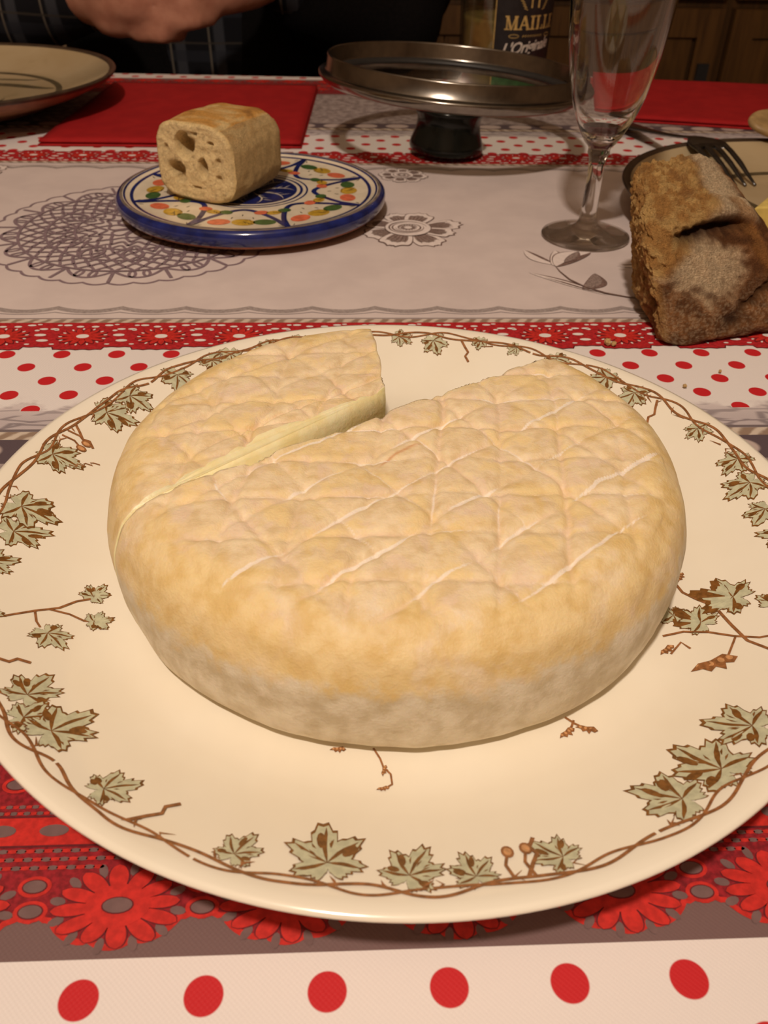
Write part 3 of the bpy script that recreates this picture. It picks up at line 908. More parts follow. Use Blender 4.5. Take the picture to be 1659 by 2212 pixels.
for k in range(8):
    c = radians(-92 + 45*k)
    sp.line([sq(c + radians(22.5)*s/12, 7.25 - 3.45*sqrt(max(0, 1-(s/12)**2))) for s in range(-12, 13)], .32, 0, 1)
    def blob(a, r, rx, ry, m, rot=0.0):
        p0 = sq(c+a, r); sp.ell(p0[0], p0[1], rx, ry, m, 2, c+pi/2+rot, 18)
    blob(-.20, 6.05, .66, .48, 1, .1); blob(0.03, 5.95, .68, .52, 2, -.15); blob(.23, 6.0, .66, .45, 3, .05)
    for s in range(3):
        p0 = sq(c+.02+.03*s, 5.75+.15*s); p1 = sq(c+.06+.03*s, 6.2+.08*s)
        sp.line([p0, ((p0[0]+p1[0])/2+.05, (p0[1]+p1[1])/2), p1], .07, 4, 3, taper=True)
    p0 = sq(c+.09, 5.55); sp.line([sq(c-.06, 5.5), p0, sq(c+.12, 6.1)], .07, 4, 3, taper=True)
    for a, r in ((-.10, 5.1), (.12, 5.1), (-.31, 6.75), (.33, 6.75), (0, 4.6)):
        sp.line([sq(c+a, r), sq(c+a*1.05, r+.16), sq(c+a*1.1, r+.32)], .08, 4, 3, taper=True)
    c2 = c + radians(22.5)
    for a, r, m, rx in ((-.16, 4.35, 1, .42), (0.0, 4.55, 2, .46), (.16, 4.4, 3, .40)):
        p0 = sq(c2+a, r); sp.ell(p0[0], p0[1], rx, .33, m, 2, c2+pi/2, 14)
    for s in range(3):
        sp.line([sq(c2+.03*s, 4.3+.1*s), sq(c2+.05*s, 4.55+.1*s), sq(c2+.09+.02*s, 4.7)], .07, 4, 3, taper=True)
for k in range(9):
    a = 2*pi*k/9
    sp.line([sq(a+.25*sin(pi*s/8), .4+2.2*s/8) for s in range(9)], .10, 5, 2, taper=True)
    for s in range(3): sp.line([sq(a+.18, .9+.5*s), sq(a+.30, 1.15+.5*s), sq(a+.42, 1.5+.5*s)], .06, 5, 2, taper=True)
sp.build('fruit_print', [sblue, sred, syel, sgrn, sblk, scream], sau, False)['label'] = 'painted lemons and fruit between blue arches'

# ------------------------------------------------------------------ bread: shared materials
def bread_mat(name, bscale, bstr):
    g = Graph(name); g.obj()
    A = g.attr('tone')
    n = g.noise(9.0, 5, rough=.7); n2 = g.noise(2.5, 4)
    mul = n.step(.25, .75)*.42 + n2.step(.3, .7)*.22 + .80
    mm = g.N('ShaderNodeMix'); mm.data_type = 'RGBA'; mm.blend_type = 'MULTIPLY'; mm.inputs[0].default_value = 1
    g.t.links.new(A.outputs['Color'], mm.inputs[6])
    cc = g.N('ShaderNodeCombineColor'); [g.L(mul, cc.inputs[i]) for i in range(3)]
    g.t.links.new(cc.outputs[0], mm.inputs[7])
    g.bump(n*.7 + g.noise(bscale, 3)*.6, bstr, .0025)
    return g.set(mm.outputs[2], .85, spec=.2)
crumb_m = bread_mat('white_bread', 22.0, .8)
rustic_m = bread_mat('rustic_bread', 18.0, 1.0)
def tone_attr(o, cols):
    a = o.data.color_attributes.new('tone', 'FLOAT_COLOR', 'POINT')
    a.data.foreach_set('color', [c for q in cols for c in (*q, 1.0)])
def lerp3(a, b, t): return tuple(a[i]*(1-t)+b[i]*t for i in range(3))

def white_bread():
    """chunk of a white loaf: cut face towards (-.26,-.96), loaf running back"""
    ax = Vector((.46, .888, 0)); sd = Vector((.888, -.46, 0)); C0 = Vector((-10.1, 31.1, 1.30))
    W, Hh, L = 2.66, 2.14, 6.4; SEG = 190
    rows = []
    nc = 66
    for i in range(1, nc+1): rows.append(('cap', i/nc))
    for i in range(1, 61): rows.append(('side', i/60))
    for i in range(1, 16): rows.append(('back', i/15))
    holes = [(-.24, .42, .22, .36, 1.3), (-.50, -.22, .24, .22, .75), (.22, -.10, .13, .28, .7), (-.42, -.44, .16, .14, .6), (.45, .55, .10, .06, .25), (.6, -.3, .08, .07, .2),
             (.05, .75, .09, .06, .2), (-.7, .3, .07, .12, .2), (.0, -.65, .12, .06, .2), (.62, .12, .07, .10, .2)]
    vs = []; cols = []
    crumb = (.86, .66, .34); crust = (.66, .34, .085); pale = (.76, .55, .25)
    def put(kind, t, a):
        ca, sa = cos(a), sin(a)
        e = .52
        bx = math.copysign(abs(ca)**e, ca); bz = math.copysign(abs(sa)**e, sa)
        bx *= 1 + .03*noise.noise(Vector((ca, sa, 1)))
        if sa > 0: bz *= 1 - .10*sst(.2, 1, ca) + .02*sin(4*a)
        if kind == 'cap':
            x, z, y = bx*t, bz*t, 0.0
            dep = 0; tint = 0
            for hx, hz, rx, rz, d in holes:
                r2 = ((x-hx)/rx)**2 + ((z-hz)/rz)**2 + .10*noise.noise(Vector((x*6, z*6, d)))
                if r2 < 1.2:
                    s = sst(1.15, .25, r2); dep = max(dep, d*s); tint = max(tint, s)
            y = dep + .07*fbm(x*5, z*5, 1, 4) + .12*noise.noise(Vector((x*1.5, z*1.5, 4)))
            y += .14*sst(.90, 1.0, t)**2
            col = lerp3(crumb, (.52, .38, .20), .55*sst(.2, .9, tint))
            col = lerp3(col, (.46, .33, .17), .5*sst(.25, .55, noise.noise(Vector((x*9, z*9, 2)))))
            col = lerp3(col, pale, sst(.93, 1.0, t)*.8)
            sc = 1.0
        else:
            if kind == 'side':
                y = .14 + (L-1.6)*t; sc = 1 + .04*sin(pi*t) + .012*fbm(ca*2, sa*2, y*.5)
            else:
                th = pi/2*t; y = .14+L-1.6 + 1.5*sin(th); sc = max(.002, cos(th)**.75)
            x, z = bx*sc, bz*sc
            f = fbm(ca*2.2, y*.7, sa*2.2+3, 3)
            top = sst(.25, .8, sa)
            col = lerp3(pale, crust, top*sst(-.35, .25, f)); col = lerp3(col, (.38, .18, .05), top*sst(.2, .6, f)*.8)
            if ca > .5: col = lerp3(col, (.46, .32, .15), .7)
            x += .02*fbm(y, ca*3, sa*3); z += .03*f*top
        p = C0 + ax*y + sd*(x*W) + Vector((0, 0, Hh + z*Hh))
        vs.append(p); cols.append(col)
    put('cap', 0.0, 0.0)
    for kind, t in rows:
        for j in range(SEG): put(kind, t, 2*pi*j/SEG)
    fs = [(0, 1+(j+1) % SEG, 1+j) for j in range(SEG)]
    for i in range(len(rows)-1):
        for j in range(SEG):
            j2 = (j+1) % SEG; a = 1+i*SEG; b = a+SEG
            fs.append((a+j, a+j2, b+j2, b+j))
    a = 1+(len(rows)-1)*SEG; fs.append([a+j for j in range(SEG)])
    zmin = min(v.z for v in vs)
    for v in vs: v.z += 1.30 - zmin
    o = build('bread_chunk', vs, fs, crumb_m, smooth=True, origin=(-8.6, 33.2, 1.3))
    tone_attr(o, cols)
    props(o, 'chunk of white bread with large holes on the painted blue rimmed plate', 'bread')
white_bread()

def rustic_bread():
    cor = {(-1,-1,-1): (12.9, 14.0, 0), (1,-1,-1): (21.4, 16.4, 0), (-1,1,-1): (13.2, 20.6, 0), (1,1,-1): (19.6, 22.6, 0),
           (-1,-1,1): (12.0, 17.6, 5.4), (1,-1,1): (17.6, 18.4, 5.2), (-1,1,1): (12.4, 21.6, 6.6), (1,1,1): (16.6, 22.6, 6.6)}
    N = 96
    idx = {}; vs = []; fs = []; cols = []
    def tri(u, v, w):
        p = Vector((0, 0, 0))
        for (a, b, c), q in cor.items():
            p += Vector(q)*((1+a*u)/2*(1+b*v)/2*(1+c*w)/2)
        return p
    def vert(i, j, k):
        key = (i, j, k)
        if key in idx: return idx[key]
        u, v, w = 2*i/N-1, 2*j/N-1, 2*k/N-1
        n = 6.0
        s = (abs(u)**n+abs(v)**n+abs(w)**n)**(-1/n)
        u, v, w = u*s, v*s, w*s
        p = tri(u*1.05, v*1.05, w*1.05)
        f = fbm(u*1.4, v*1.4, w*1.4+2, 4); f2 = fbm(u*5, v*5, w*5, 3)
        nrm = Vector((u**5, v**5, w**5)).normalized()
        out = .22*f + .07*f2
        left = sst(.80, .97, -u)                # torn crumb side
        torn = sst(.08, .36, w*1.2 - u*1.0 - .72 + .15*f)   # torn top corner
        crumbf = max(left*.9, torn)
        out += crumbf*(.16*fbm(u*9, v*9, w*9, 3) + .10*noise.noise(Vector((u*20, v*20, w*20))))
        # crust cracks
        front = sst(.5, .9, -v)
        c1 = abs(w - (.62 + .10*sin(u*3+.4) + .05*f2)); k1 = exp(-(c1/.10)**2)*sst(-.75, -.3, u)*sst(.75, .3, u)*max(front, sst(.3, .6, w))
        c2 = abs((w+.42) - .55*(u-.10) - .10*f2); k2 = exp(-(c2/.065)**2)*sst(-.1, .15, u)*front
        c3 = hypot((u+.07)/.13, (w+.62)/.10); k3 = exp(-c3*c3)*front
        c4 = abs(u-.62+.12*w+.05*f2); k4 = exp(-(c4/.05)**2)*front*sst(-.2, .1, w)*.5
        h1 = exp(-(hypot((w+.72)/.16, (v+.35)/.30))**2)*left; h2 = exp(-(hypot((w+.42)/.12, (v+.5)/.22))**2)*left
        h3 = 0.0
        out -= .85*k1 + .28*k2 + .35*k3 + .12*k4 + .55*h1 + .4*h2 + .5*h3
        # upper flour lobe rises over the crack
        lobe = sst(.64, .78, w - .10*sin(u*3+.4))*sst(-.55, -.3, u)*sst(.95, .7, u)*(1-torn)
        out += .40*lobe*front
        p = p + nrm*out
        if p.z < .05: p.z = .05
        # colours
        crust = lerp3((.14, .055, .018), (.30, .130, .045), sst(-.4, .5, f2))
        flour = (.84, .66, .42)
        dust = sst(.20, .75, 1.15 - hypot((u+.22)/.72, (w-.14)/.56) + .35*f2 + .2*f)
        dust = max(dust*.9, lobe*.95)
        spk = sst(-.15, .35, noise.noise(Vector((u*34, v*34, w*34))) + .3*noise.noise(Vector((u*70, v*70, w*70))))
        low = (.25 + .25*sst(.0, .4, f))*sst(.2, -.5, w)
        col = lerp3(crust, flour, min(1, max(dust*(.62+.38*spk), low*spk)))
        col = lerp3(col, (.42, .19, .05), .75*sst(.35, .75, abs(u-.72+.1*w+.1*f2) < .1 and .6 or 0)*front)
        crumbc = lerp3((.50, .26, .08), (.68, .43, .16), sst(-.3, .4, f2))
        crumbc = lerp3(crumbc, (.34, .16, .05), .7*sst(.1, .5, fbm(u*3, v*3, w*3+7, 3)))
        col = lerp3(col, crumbc, crumbf)
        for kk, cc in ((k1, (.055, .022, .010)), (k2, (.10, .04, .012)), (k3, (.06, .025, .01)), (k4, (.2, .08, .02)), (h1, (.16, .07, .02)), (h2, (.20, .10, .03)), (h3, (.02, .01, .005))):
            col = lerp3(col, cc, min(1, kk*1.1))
        idx[key] = len(vs); vs.append(p); cols.append(col)
        return idx[key]
    for a in range(N):
        for b in range(N):
            for face in range(6):
                def K(x, y):
                    return ((0, x, y), (N, x, y), (x, 0, y), (x, N, y), (x, y, 0), (x, y, N))[face]
                ids = [vert(*K(a, b)), vert(*K(a+1, b)), vert(*K(a+1, b+1)), vert(*K(a, b+1))]
                fs.append(ids if face in (1, 2, 5) else ids[::-1])
    o = build('bread_chunk', vs, fs, rustic_m, smooth=True, origin=(16, 18.5, 0))
    tone_attr(o, cols)
    props(o, 'torn chunk of dark rustic bread dusted with flour beside the wine glass', 'bread')
rustic_bread()
# crumbs by the rustic bread
crumb_c = speckled('crumb_brown', (.50, .32, .13), .9, .3, 12.0)
CRL = ['largest bread crumb, on the red lace left of the rustic bread', 'smaller crumb touching the largest bread crumb on the red lace', 'bread crumb on white dotted cloth just outside the ivy plate rim', 'crumb between red dots in front of the rustic bread',
       'speck of crust where the ivy plate rim meets the lace', 'speck of crust on white cloth below the rustic bread']
for i, (x, y, r) in enumerate(((10.6, 14.9, .16), (10.85, 14.8, .12), (10.6, 10.9, .12), (12.9, 10.9, .08), (8.9, 13.3, .07), (14.9, 12.2, .07))):
    bm = bmesh.new(); bmesh.ops.create_icosphere(bm, subdivisions=2, radius=r*CM)
    for v in bm.verts: v.co *= 1 + .5*noise.noise(v.co*900 + Vector((i, 0, 0)))
    zm = min(v.co.z for v in bm.verts)
    me = bpy.data.meshes.new('bread_crumb'); bm.to_mesh(me); bm.free(); me.materials.append(crumb_c)
    o = bpy.data.objects.new('bread_crumb', me); COL.objects.link(o); o.location = (x*CM, y*CM, .0004 - zm)
    props(o, CRL[i], 'crumb', 'crumbs on the tablecloth')

# ------------------------------------------------------------------ glass materials
def thin_glass(name, tint, refl=1.0):
    g = Graph(name); t = g.t
    t.nodes.remove(g.b)
    tr = g.N('ShaderNodeBsdfTransparent'); tr.inputs[0].default_value = (*tint, 1)
    gl = g.N('ShaderNodeBsdfGlossy'); gl.inputs['Roughness'].default_value = .03; gl.inputs[0].default_value = (.95, .95, .95, 1)
    fr = g.N('ShaderNodeFresnel'); geo = g.N('ShaderNodeNewGeometry')
    bf = V(g, geo.outputs['Backfacing']); g.L(1.5 - bf*(1.5-1/1.5), fr.inputs[0])
    mx = g.N('ShaderNodeMixShader')
    k = g.m('MULTIPLY', fr.outputs[0], refl)
    t.links.new(k.x, mx.inputs[0]); t.links.new(tr.outputs[0], mx.inputs[1]); t.links.new(gl.outputs[0], mx.inputs[2])
    t.links.new(mx.outputs[0], g.out.inputs[0])
    return g.mat
def solid_glass(name, col=(1, 1, 1), clear=.0):
    g = Graph(name); t = g.t; t.nodes.remove(g.b)
    gl = g.N('ShaderNodeBsdfGlass'); gl.inputs['IOR'].default_value = 1.48; gl.inputs['Roughness'].default_value = 0.0
    gl.inputs[0].default_value = (*col, 1)
    tr = g.N('ShaderNodeBsdfTransparent'); tr.inputs[0].default_value = (.93, .92, .90, 1)
    mx = g.N('ShaderNodeMixShader'); mx.inputs[0].default_value = clear
    t.links.new(gl.outputs[0], mx.inputs[1]); t.links.new(tr.outputs[0], mx.inputs[2]); t.links.new(mx.outputs[0], g.out.inputs[0])
    return g.mat
lid_glass = thin_glass('lid_glass', (.93, .93, .91), .45)
flute_glass = solid_glass('flute_glass', (.99, .99, .985), .0)
foot_glass = solid_glass('flute_foot_glass', (.99, .99, .985), .22)
steel = speckled('brushed_steel', (.27, .245, .215), .20, .10, 1.5, metal=1.0)
bakelite = speckled('black_bakelite', (.006, .007, .006), .16, .2, 2.0, spec=.35)

# ------------------------------------------------------------------ saucepan lid, upside down on its knob
LX, LY = 6.2, 46.75
lid = thing('saucepan_lid', (LX, LY, .06), 'round glass saucepan lid with steel rim lying upside down on its black knob', 'lid')
q = MB()
q.lathe([(.01, 0), (1.6, 0), (2.35, .05), (2.72, .22), (2.80, .5), (2.70, .85), (2.45, 1.5), (2.33, 2.1), (2.36, 2.5), (2.55, 2.8), (2.62, 2.98), (2.55, 3.12), (.01, 3.12)], (LX, LY, .06), 72)
q.build('knob', bakelite, lid)
q = MB()
g1 = [(.3+8.9*i/24, 3.50 + 1.35*(i/24)**1.7) for i in range(25)]
q.lathe(g1 + [(r, z+.35) for r, z in g1[::-1]], (LX, LY, -.24), 128, close=True)
q.build('glass_disc', lid_glass, lid)
q = MB()
q.lathe([(8.75, 4.55), (9.1, 4.62), (9.5, 4.85), (9.72, 5.12), (9.76, 5.28), (9.66, 5.38), (9.30, 5.40), (9.18, 5.48), (9.16, 6.35), (9.12, 6.46), (9.02, 6.46), (8.98, 6.35), (9.0, 5.45), (8.9, 5.22), (8.75, 5.15)], (LX, LY, -.24), 160, close=True)
q.build('steel_rim', steel, lid)
q = MB(); q.lathe([(.01, 3.9), (.5, 3.9), (.6, 3.8), (.6, 3.45), (.3, 3.42)], (LX, LY, -.24), 24); q.build('screw', steel, lid)
q = MB(); q.lathe([(8.5, 4.98), (8.98, 5.22), (9.02, 5.34), (8.9, 5.36), (8.45, 5.12)], (LX, LY, -.24), 128, close=True)
q.build('rim_seal', speckled('dark_seal', (.02, .018, .016), .5), lid)
lid.rotation_euler = (radians(-1.6), radians(3.4), 0)
lid.location.z += .0014

# ------------------------------------------------------------------ champagne flute
FX, FY = 12.85, 29.2
fl = thing('champagne_flute', (FX, FY, .03), 'clear champagne flute with a little red wine left in the bottom', 'glass')
outer = [(2.50, .0), (2.60, .08), (2.58, .16), (2.2, .24), (1.5, .36), (.95, .52), (.66, .74), (.52, 1.05), (.46, 1.6), (.44, 2.8), (.45, 4.0), (.50, 4.5), (.62, 4.75), (.60, 4.95), (.66, 5.1),
         (.86, 5.3), (1.10, 5.65), (1.32, 6.05), (1.55, 6.5), (1.78, 7.05), (2.02, 7.8), (2.22, 8.7), (2.42, 9.8), (2.58, 11.0), (2.70, 12.3), (2.79, 13.8), (2.80, 15.2), (2.74, 16.6), (2.66, 17.8)]
inner = [(2.60, 17.85), (2.55, 17.8), (2.63, 16.6), (2.69, 15.2), (2.68, 13.8), (2.59, 12.3), (2.46, 11.0), (2.30, 9.8), (2.09, 8.7), (1.88, 7.8), (1.63, 7.05), (1.39, 6.5), (1.13, 6.05), (.86, 5.75), (.45, 5.58), (.01, 5.52)]
q = MB(); q.lathe([(.01, .04, 1), (1.2, .03, 1)] + [(r, z, 1 if z < .7 else 0) for r, z in outer] + inner, (FX, FY, .03), 96)
o = q.build('flute_body', [flute_glass, foot_glass], fl)
o.cycles.is_caustics_caster = True
for ob in [cloth] + list(cloth.children): ob.cycles.is_caustics_receiver = True
q = MB()
wr = [(r-.015, z+.015) for r, z in inner[::-1] if z < 6.2]
q.lathe([(.012, 5.54)] + wr[1:] + [(1.13, 6.07), (.01, 6.06)], (FX, FY, .03), 64)
g = Graph('red_wine'); g.obj(); n = g.noise(1.0, 2)
wine_m = g.set(g.mix((.20, .008, .025), (.26, .014, .03), n), .05, spec=.5)
q.build('red_wine', wine_m, fl)['label'] = 'dregs of red wine'

# ------------------------------------------------------------------ mustard jar
JX, JY = 13.75, 69.8
jar = thing('mustard_jar', (JX, JY, .03), 'glass mustard jar with black and gold label standing behind the saucepan lid', 'jar')
jr = lambda z: interp(z, [0, .3, .8, 12], [3.7, 4.0, 4.10, 4.38])
zs = [0, .12, .3, .8, 2, 4, 6, 8, 10, 11.2, 11.5]
q = MB()
q.lathe([(.01, 0)] + [(jr(z), z) for z in zs] + [(3.6, 12.0), (3.6, 13.0), (3.45, 13.0), (3.45, 11.9)] + [(jr(z)-.22, z) for z in zs[::-1] if z > .4] + [(.01, .6)], (JX, JY, .03), 96)
q.build('jar_glass', thin_glass('jar_glass', (.86, .86, .80), 1.4), jar)
q = MB()
q.lathe([(.01, .65)] + [(jr(z)-.26, z) for z in (.65, 1, 2, 4, 6, 6.4)] + [(3.2, 6.3), (2, 6.15), (.01, 6.1)], (JX, JY, .03), 64)
q.build('mustard', speckled('mustard', (.28, .20, .07), .6, .2, 1.0), jar)
q = MB(); q.lathe([(3.8, 12.1), (3.85, 13.3), (3.7, 13.45), (.01, 13.45), (.01, 13.2), (3.6, 13.2), (3.6, 12.1)], (JX, JY, .03), 64)
q.build('cap', speckled('jar_cap_black', (.02, .018, .016), .35, .1), jar)
lblack = speckled('label_black', (.012, .009, .010), .45, .3, 2.0)
lgold = speckled('label_gold', (.50, .33, .11), .4, .2, 3.0)
lwhite = speckled('label_white', (.62, .55, .48), .5, .1, 3.0)
lgreen = speckled('label_green', (.035, .11, .035), .45, .3, 2.0)
AL = radians(-62)
def on_jar(s, z, lift=.02):
    R_ = jr(z)+lift; a = AL + s/4.2
    return (JX + R_*cos(a), JY + R_*sin(a), .03+z)
q = MB()
def jquad(s0, s1, z0, z1, m, lift, n=10):
    vs = []
    for i in range(n+1):
        s = s0+(s1-s0)*i/n
        vs += [on_jar(s, z0, lift), on_jar(s, z1, lift)]
    q.add(vs, [(2*i, 2*i+2, 2*i+3, 2*i+1) for i in range(n)], m)
jquad(-3.7, 3.7, 2.9, 10.6, 0, .02, 40); jquad(-3.7, 3.7, .9, 2.9, 3, .02, 40)
jquad(-3.7, 3.7, 2.84, 2.94, 1, .03, 40); jquad(-3.7, -3.62, .9, 10.6, 1, .03, 2)
def stroke(s0, z0, s1, z1, w, m=1):
    L = hypot(s1-s0, z1-z0); nx, nz = -(z1-z0)/L*w/2, (s1-s0)/L*w/2
    q.add([on_jar(s0+nx, z0+nz, .035), on_jar(s1+nx, z1+nz, .035), on_jar(s1-nx, z1-nz, .035), on_jar(s0-nx, z0-nz, .035)], [(0, 1, 2, 3)], m)
zl, zh = 5.75, 6.85; W0 = .88; s = -2.72
def serif(c, z, w=.42): stroke(c-w/2, z, c+w/2, z, .11)
for ch in 'MAILLE':
    if ch == 'M':
        stroke(s+.12, zl, s+.12, zh, .13); stroke(s+.92, zl, s+.92, zh, .24); stroke(s+.14, zh, s+.52, zl, .2); stroke(s+.90, zh, s+.52, zl, .12)
        for c in (s+.12, s+.92): serif(c, zl+.05); serif(c, zh-.05, .36)
        s += 1.2
    elif ch == 'A':
        stroke(s+.10, zl, s+.48, zh, .12); stroke(s+.90, zl, s+.48, zh, .25); stroke(s+.25, zl+.38, s+.72, zl+.38, .1)
        serif(s+.10, zl+.05); serif(s+.9, zl+.05); s += 1.1
    elif ch == 'I':
        stroke(s+.22, zl, s+.22, zh, .24); serif(s+.22, zl+.05, .5); serif(s+.22, zh-.05, .5); s += .6
    elif ch == 'L':
        stroke(s+.22, zl, s+.22, zh, .24); serif(s+.22, zh-.05, .5); stroke(s, zl+.06, s+.78, zl+.06, .12); stroke(s+.75, zl, s+.75, zl+.35, .1); s += .9
    else:
        stroke(s+.22, zl, s+.22, zh, .24); stroke(s, zl+.06, s+.78, zl+.06, .12); stroke(s, zh-.06, s+.76, zh-.06, .12); stroke(s+.2, (zl+zh)/2, s+.6, (zl+zh)/2, .1)
        stroke(s+.75, zl, s+.75, zl+.35, .1); stroke(s+.73, zh-.3, s+.73, zh, .1); s += .9
# flourish and tiny line of print
for i in range(12):
    t0, t1 = i/12*2*pi, (i+1)/12*2*pi
    for c in (-1.9, 1.9): stroke(c+.45*cos(t0), 5.25+.14*sin(t0), c+.45*cos(t1), 5.25+.14*sin(t1), .05)
for i in range(9): stroke(-1.1+i*.25, 5.18, -.95+i*.25, 5.34, .06)
# emblem
for (s0, z0, s1, z1, w) in ((-.1, 7.45, -.1, 8.35, .9), (-.1, 8.3, -.1, 8.75, .5), (-.5, 8.2, -.6, 8.6, .25), (.3, 8.2, .4, 8.6, .25)): stroke(s0, z0, s1, z1, w)
for k in (-1, 1):
    for i in range(6): stroke(-.1+k*(.75+.12*i), 7.3+.2*i, -.1+k*(1.1+.12*i), 7.45+.2*i, .07)
q.build('label', [lblack, lgold, lwhite, lgreen], jar, False)['label'] = 'black label lettered in gold and white over a green band'
def script_text(body, size, s_mid, z_base):
    cu = bpy.data.curves.new('lettering', 'FONT'); cu.body = body; cu.size = size; cu.shear = .35; cu.space_character = .92; cu.offset = .022
    cu.resolution_u = 3
    to = bpy.data.objects.new('lettering', cu); COL.objects.link(to)
    bpy.context.view_layer.update()
    me = bpy.data.meshes.new_from_object(to.evaluated_get(bpy.context.evaluated_depsgraph_get()))
    bpy.data.objects.remove(to); bpy.data.curves.remove(cu)
    bm = bmesh.new(); bm.from_mesh(me); bmesh.ops.triangulate(bm, faces=bm.faces[:])
    xs = [v.co.x for v in bm.verts]; mid = (min(xs)+max(xs))/2
    vs = [on_jar(v.co.x-mid+s_mid, v.co.y+z_base + .10*(v.co.x-mid), .035) for v in bm.verts]
    fs = [[l.vert.index for l in f.loops] for f in bm.faces]
    bm.free(); bpy.data.meshes.remove(me)
    build('lettering', vs, fs, lwhite, jar, None, False)
script_text("L'Originale", 1.28, -.30, 4.0)

# ------------------------------------------------------------------ napkins
nap_m = None
g = Graph('red_paper'); x, y, z = g.obj()
n = g.noise(.6, 4)
c = g.mix((.33, .010, .012), (.39, .013, .014), n.step(.3, .7))
emb = ((x*12.0).sin()*(y*12.0).sin())
g.bump(emb*.3 + n, .2, .0008)
nap_m = g.set(c, .8, spec=.2)
def napkin(name, quad, h, label, ph):
    """quad: 4 corners (front-left, front-right, back-right, back-left); folded paper in several layers"""
    Q = [Vector((*p, 0)) for p in quad]; N = 26
    cen = sum(Q, Vector())/4
    root = thing(name, (cen.x, cen.y, .03), label, 'napkin', 'red paper napkins')
    def P(u, v): return (Q[0]*(1-u)+Q[1]*u)*(1-v) + (Q[3]*(1-u)+Q[2]*u)*v
    def sheet(pname, z0, z1, ins, amp):
        vs, fs = [], []
        for lay in (0, 1):
            for j in range(N+1):
                for i in range(N+1):
                    u, v = ins+(1-2*ins)*i/N, ins+(1-2*ins)*j/N
                    # rounded corners
                    p = P(u, v)
                    e = min(u, 1-u, v, 1-v)
                    w = amp*(.5+.5*noise.noise(Vector((p.x*.16, p.y*.16, ph))))
                    z = (z0 if lay == 0 else z1 + w - (z1-z0)*.45*sst(.035, 0, e))
                    vs.append((p.x, p.y, z))
        n1 = (N+1)**2
        for j in range(N):
            for i in range(N):
                a = j*(N+1)+i
                fs.append((a, a+N+1, a+N+2, a+1)); fs.append((n1+a, n1+a+1, n1+a+N+2, n1+a+N+1))
        rim = [i for i in range(N+1)] + [(j+1)*(N+1)-1 for j in range(1, N+1)] + [N*(N+1)+i for i in range(N-1, -1, -1)] + [j*(N+1) for j in range(N-1, 0, -1)]
        for k in range(len(rim)):
            a, b = rim[k], rim[(k+1) % len(rim)]; fs.append((a, b, n1+b, n1+a))
        return build(pname, vs, fs, nap_m, root, None, True)
    sheet('lower_fold', .03, .03+h*.45, 0.0, .02)
    sheet('upper_fold', .03+h*.5+.02, .03+h, .004, .10)
    return root
napkin('paper_napkin', ((-24.6, 48.3), (-4.7, 48.1), (-3.9, 69.2), (-23.4, 69.6)), .45, 'folded red paper napkin behind the painted plate, half under a stoneware plate', 1.0)
napkin('paper_napkin', ((19.6, 58.3), (39.5, 53.6), (43.5, 71.8), (23.0, 75.0)), .45, 'folded red paper napkin behind the champagne flute at the table edge', 5.0)

# ------------------------------------------------------------------ stoneware plates
def stone_mat():
    g = Graph('stoneware_glaze'); x, y, z = g.obj()
    n = g.noise(.12, 4, dist=.5)
    c = g.mix((.44, .33, .18), (.52, .41, .25), n.step(.3, .7))
    c = g.mix(c, (.25, .19, .09), g.noise(.3, 5).step(.62, .8)*.4)
    return g.set(c, .22, spec=.5, coat=.3)
stone_m = stone_mat()
rim_m = speckled('stoneware_rim', (.055, .035, .022), .3, .3, 1.0)
clay_m = speckled('stoneware_clay', (.26, .12, .06), .6, .2, 1.0)
motif_m = speckled('stoneware_motif', (.075, .058, .03), .3, .35, 1.0)
def stone_plate(cx, cy, z0, R, label, rh=2.4):
    t = thing('stoneware_plate', (cx, cy, z0), label, 'plate', 'stoneware dinner plates')
    q = MB(); s = R/13.0
    pr = [(.01, .4, 1), (6.8*s, .4, 1), (7.0*s, 0, 1), (7.8*s, 0, 1), (8.4*s, .35, 1), (10.6*s, 1.0*rh/2.4, 1), (12.4*s, 1.75*rh/2.4, 1), (12.85*s, 2.05*rh/2.4, 2), (13.0*s, 2.25*rh/2.4, 2), (12.95*s, 2.36*rh/2.4, 2), (12.75*s, 2.38*rh/2.4, 2),
          (12.45*s, 2.22*rh/2.4, 0), (11.6*s, 1.80*rh/2.4, 0), (10.4*s, 1.35*rh/2.4, 0), (9.2*s, 1.02, 0), (8.6*s, .88, 0), (8.0*s, .82, 0), (4, .80, 0), (.01, .80, 0)]
    q.lathe(pr, (cx, cy, z0), 140)
    q.build('plate_body', [stone_m, clay_m, rim_m], t)
    zf = lambda x, y: z0 + interp(hypot(x-cx, y-cy)/s, [0, 8.0, 8.6, 9.2, 10.4, 11.6, 12.45], [.80, .82, .88, 1.02, 1.35*rh/2.4, 1.80*rh/2.4, 2.22*rh/2.4])
    p = Print(zf, .003, .015)
    p.ring(cx, cy, 8.0*s, 8.5*s, 0, 0)
    for k in range(3):
        a = 2*pi*k/3 + .3
        pts = [(cx+s*(7.9-5.5*t/16)*cos(a+1.6*(t/16)**2), cy+s*(7.9-5.5*t/16)*sin(a+1.6*(t/16)**2)) for t in range(17)]
        p.line(pts, 1.0, 0, 1, taper=True)
        pts = [(cx+s*(7.9-3*t/16)*cos(a+.5+1.0*(t/16)**2), cy+s*(7.9-3*t/16)*sin(a+.5+1.0*(t/16)**2)) for t in range(17)]
        p.line(pts, .45, 0, 1, taper=True)
    p.build('motif_print', motif_m, t, False)
    return t
stone_plate(-34.6, 59.2, .58, 13.8, 'brown rimmed stoneware plate half resting on a red napkin, empty', 2.6)
stone_plate(28.6, 31.2, .03, 12.9, 'brown rimmed stoneware plate with a fork over its edge behind the rustic bread', 2.05)

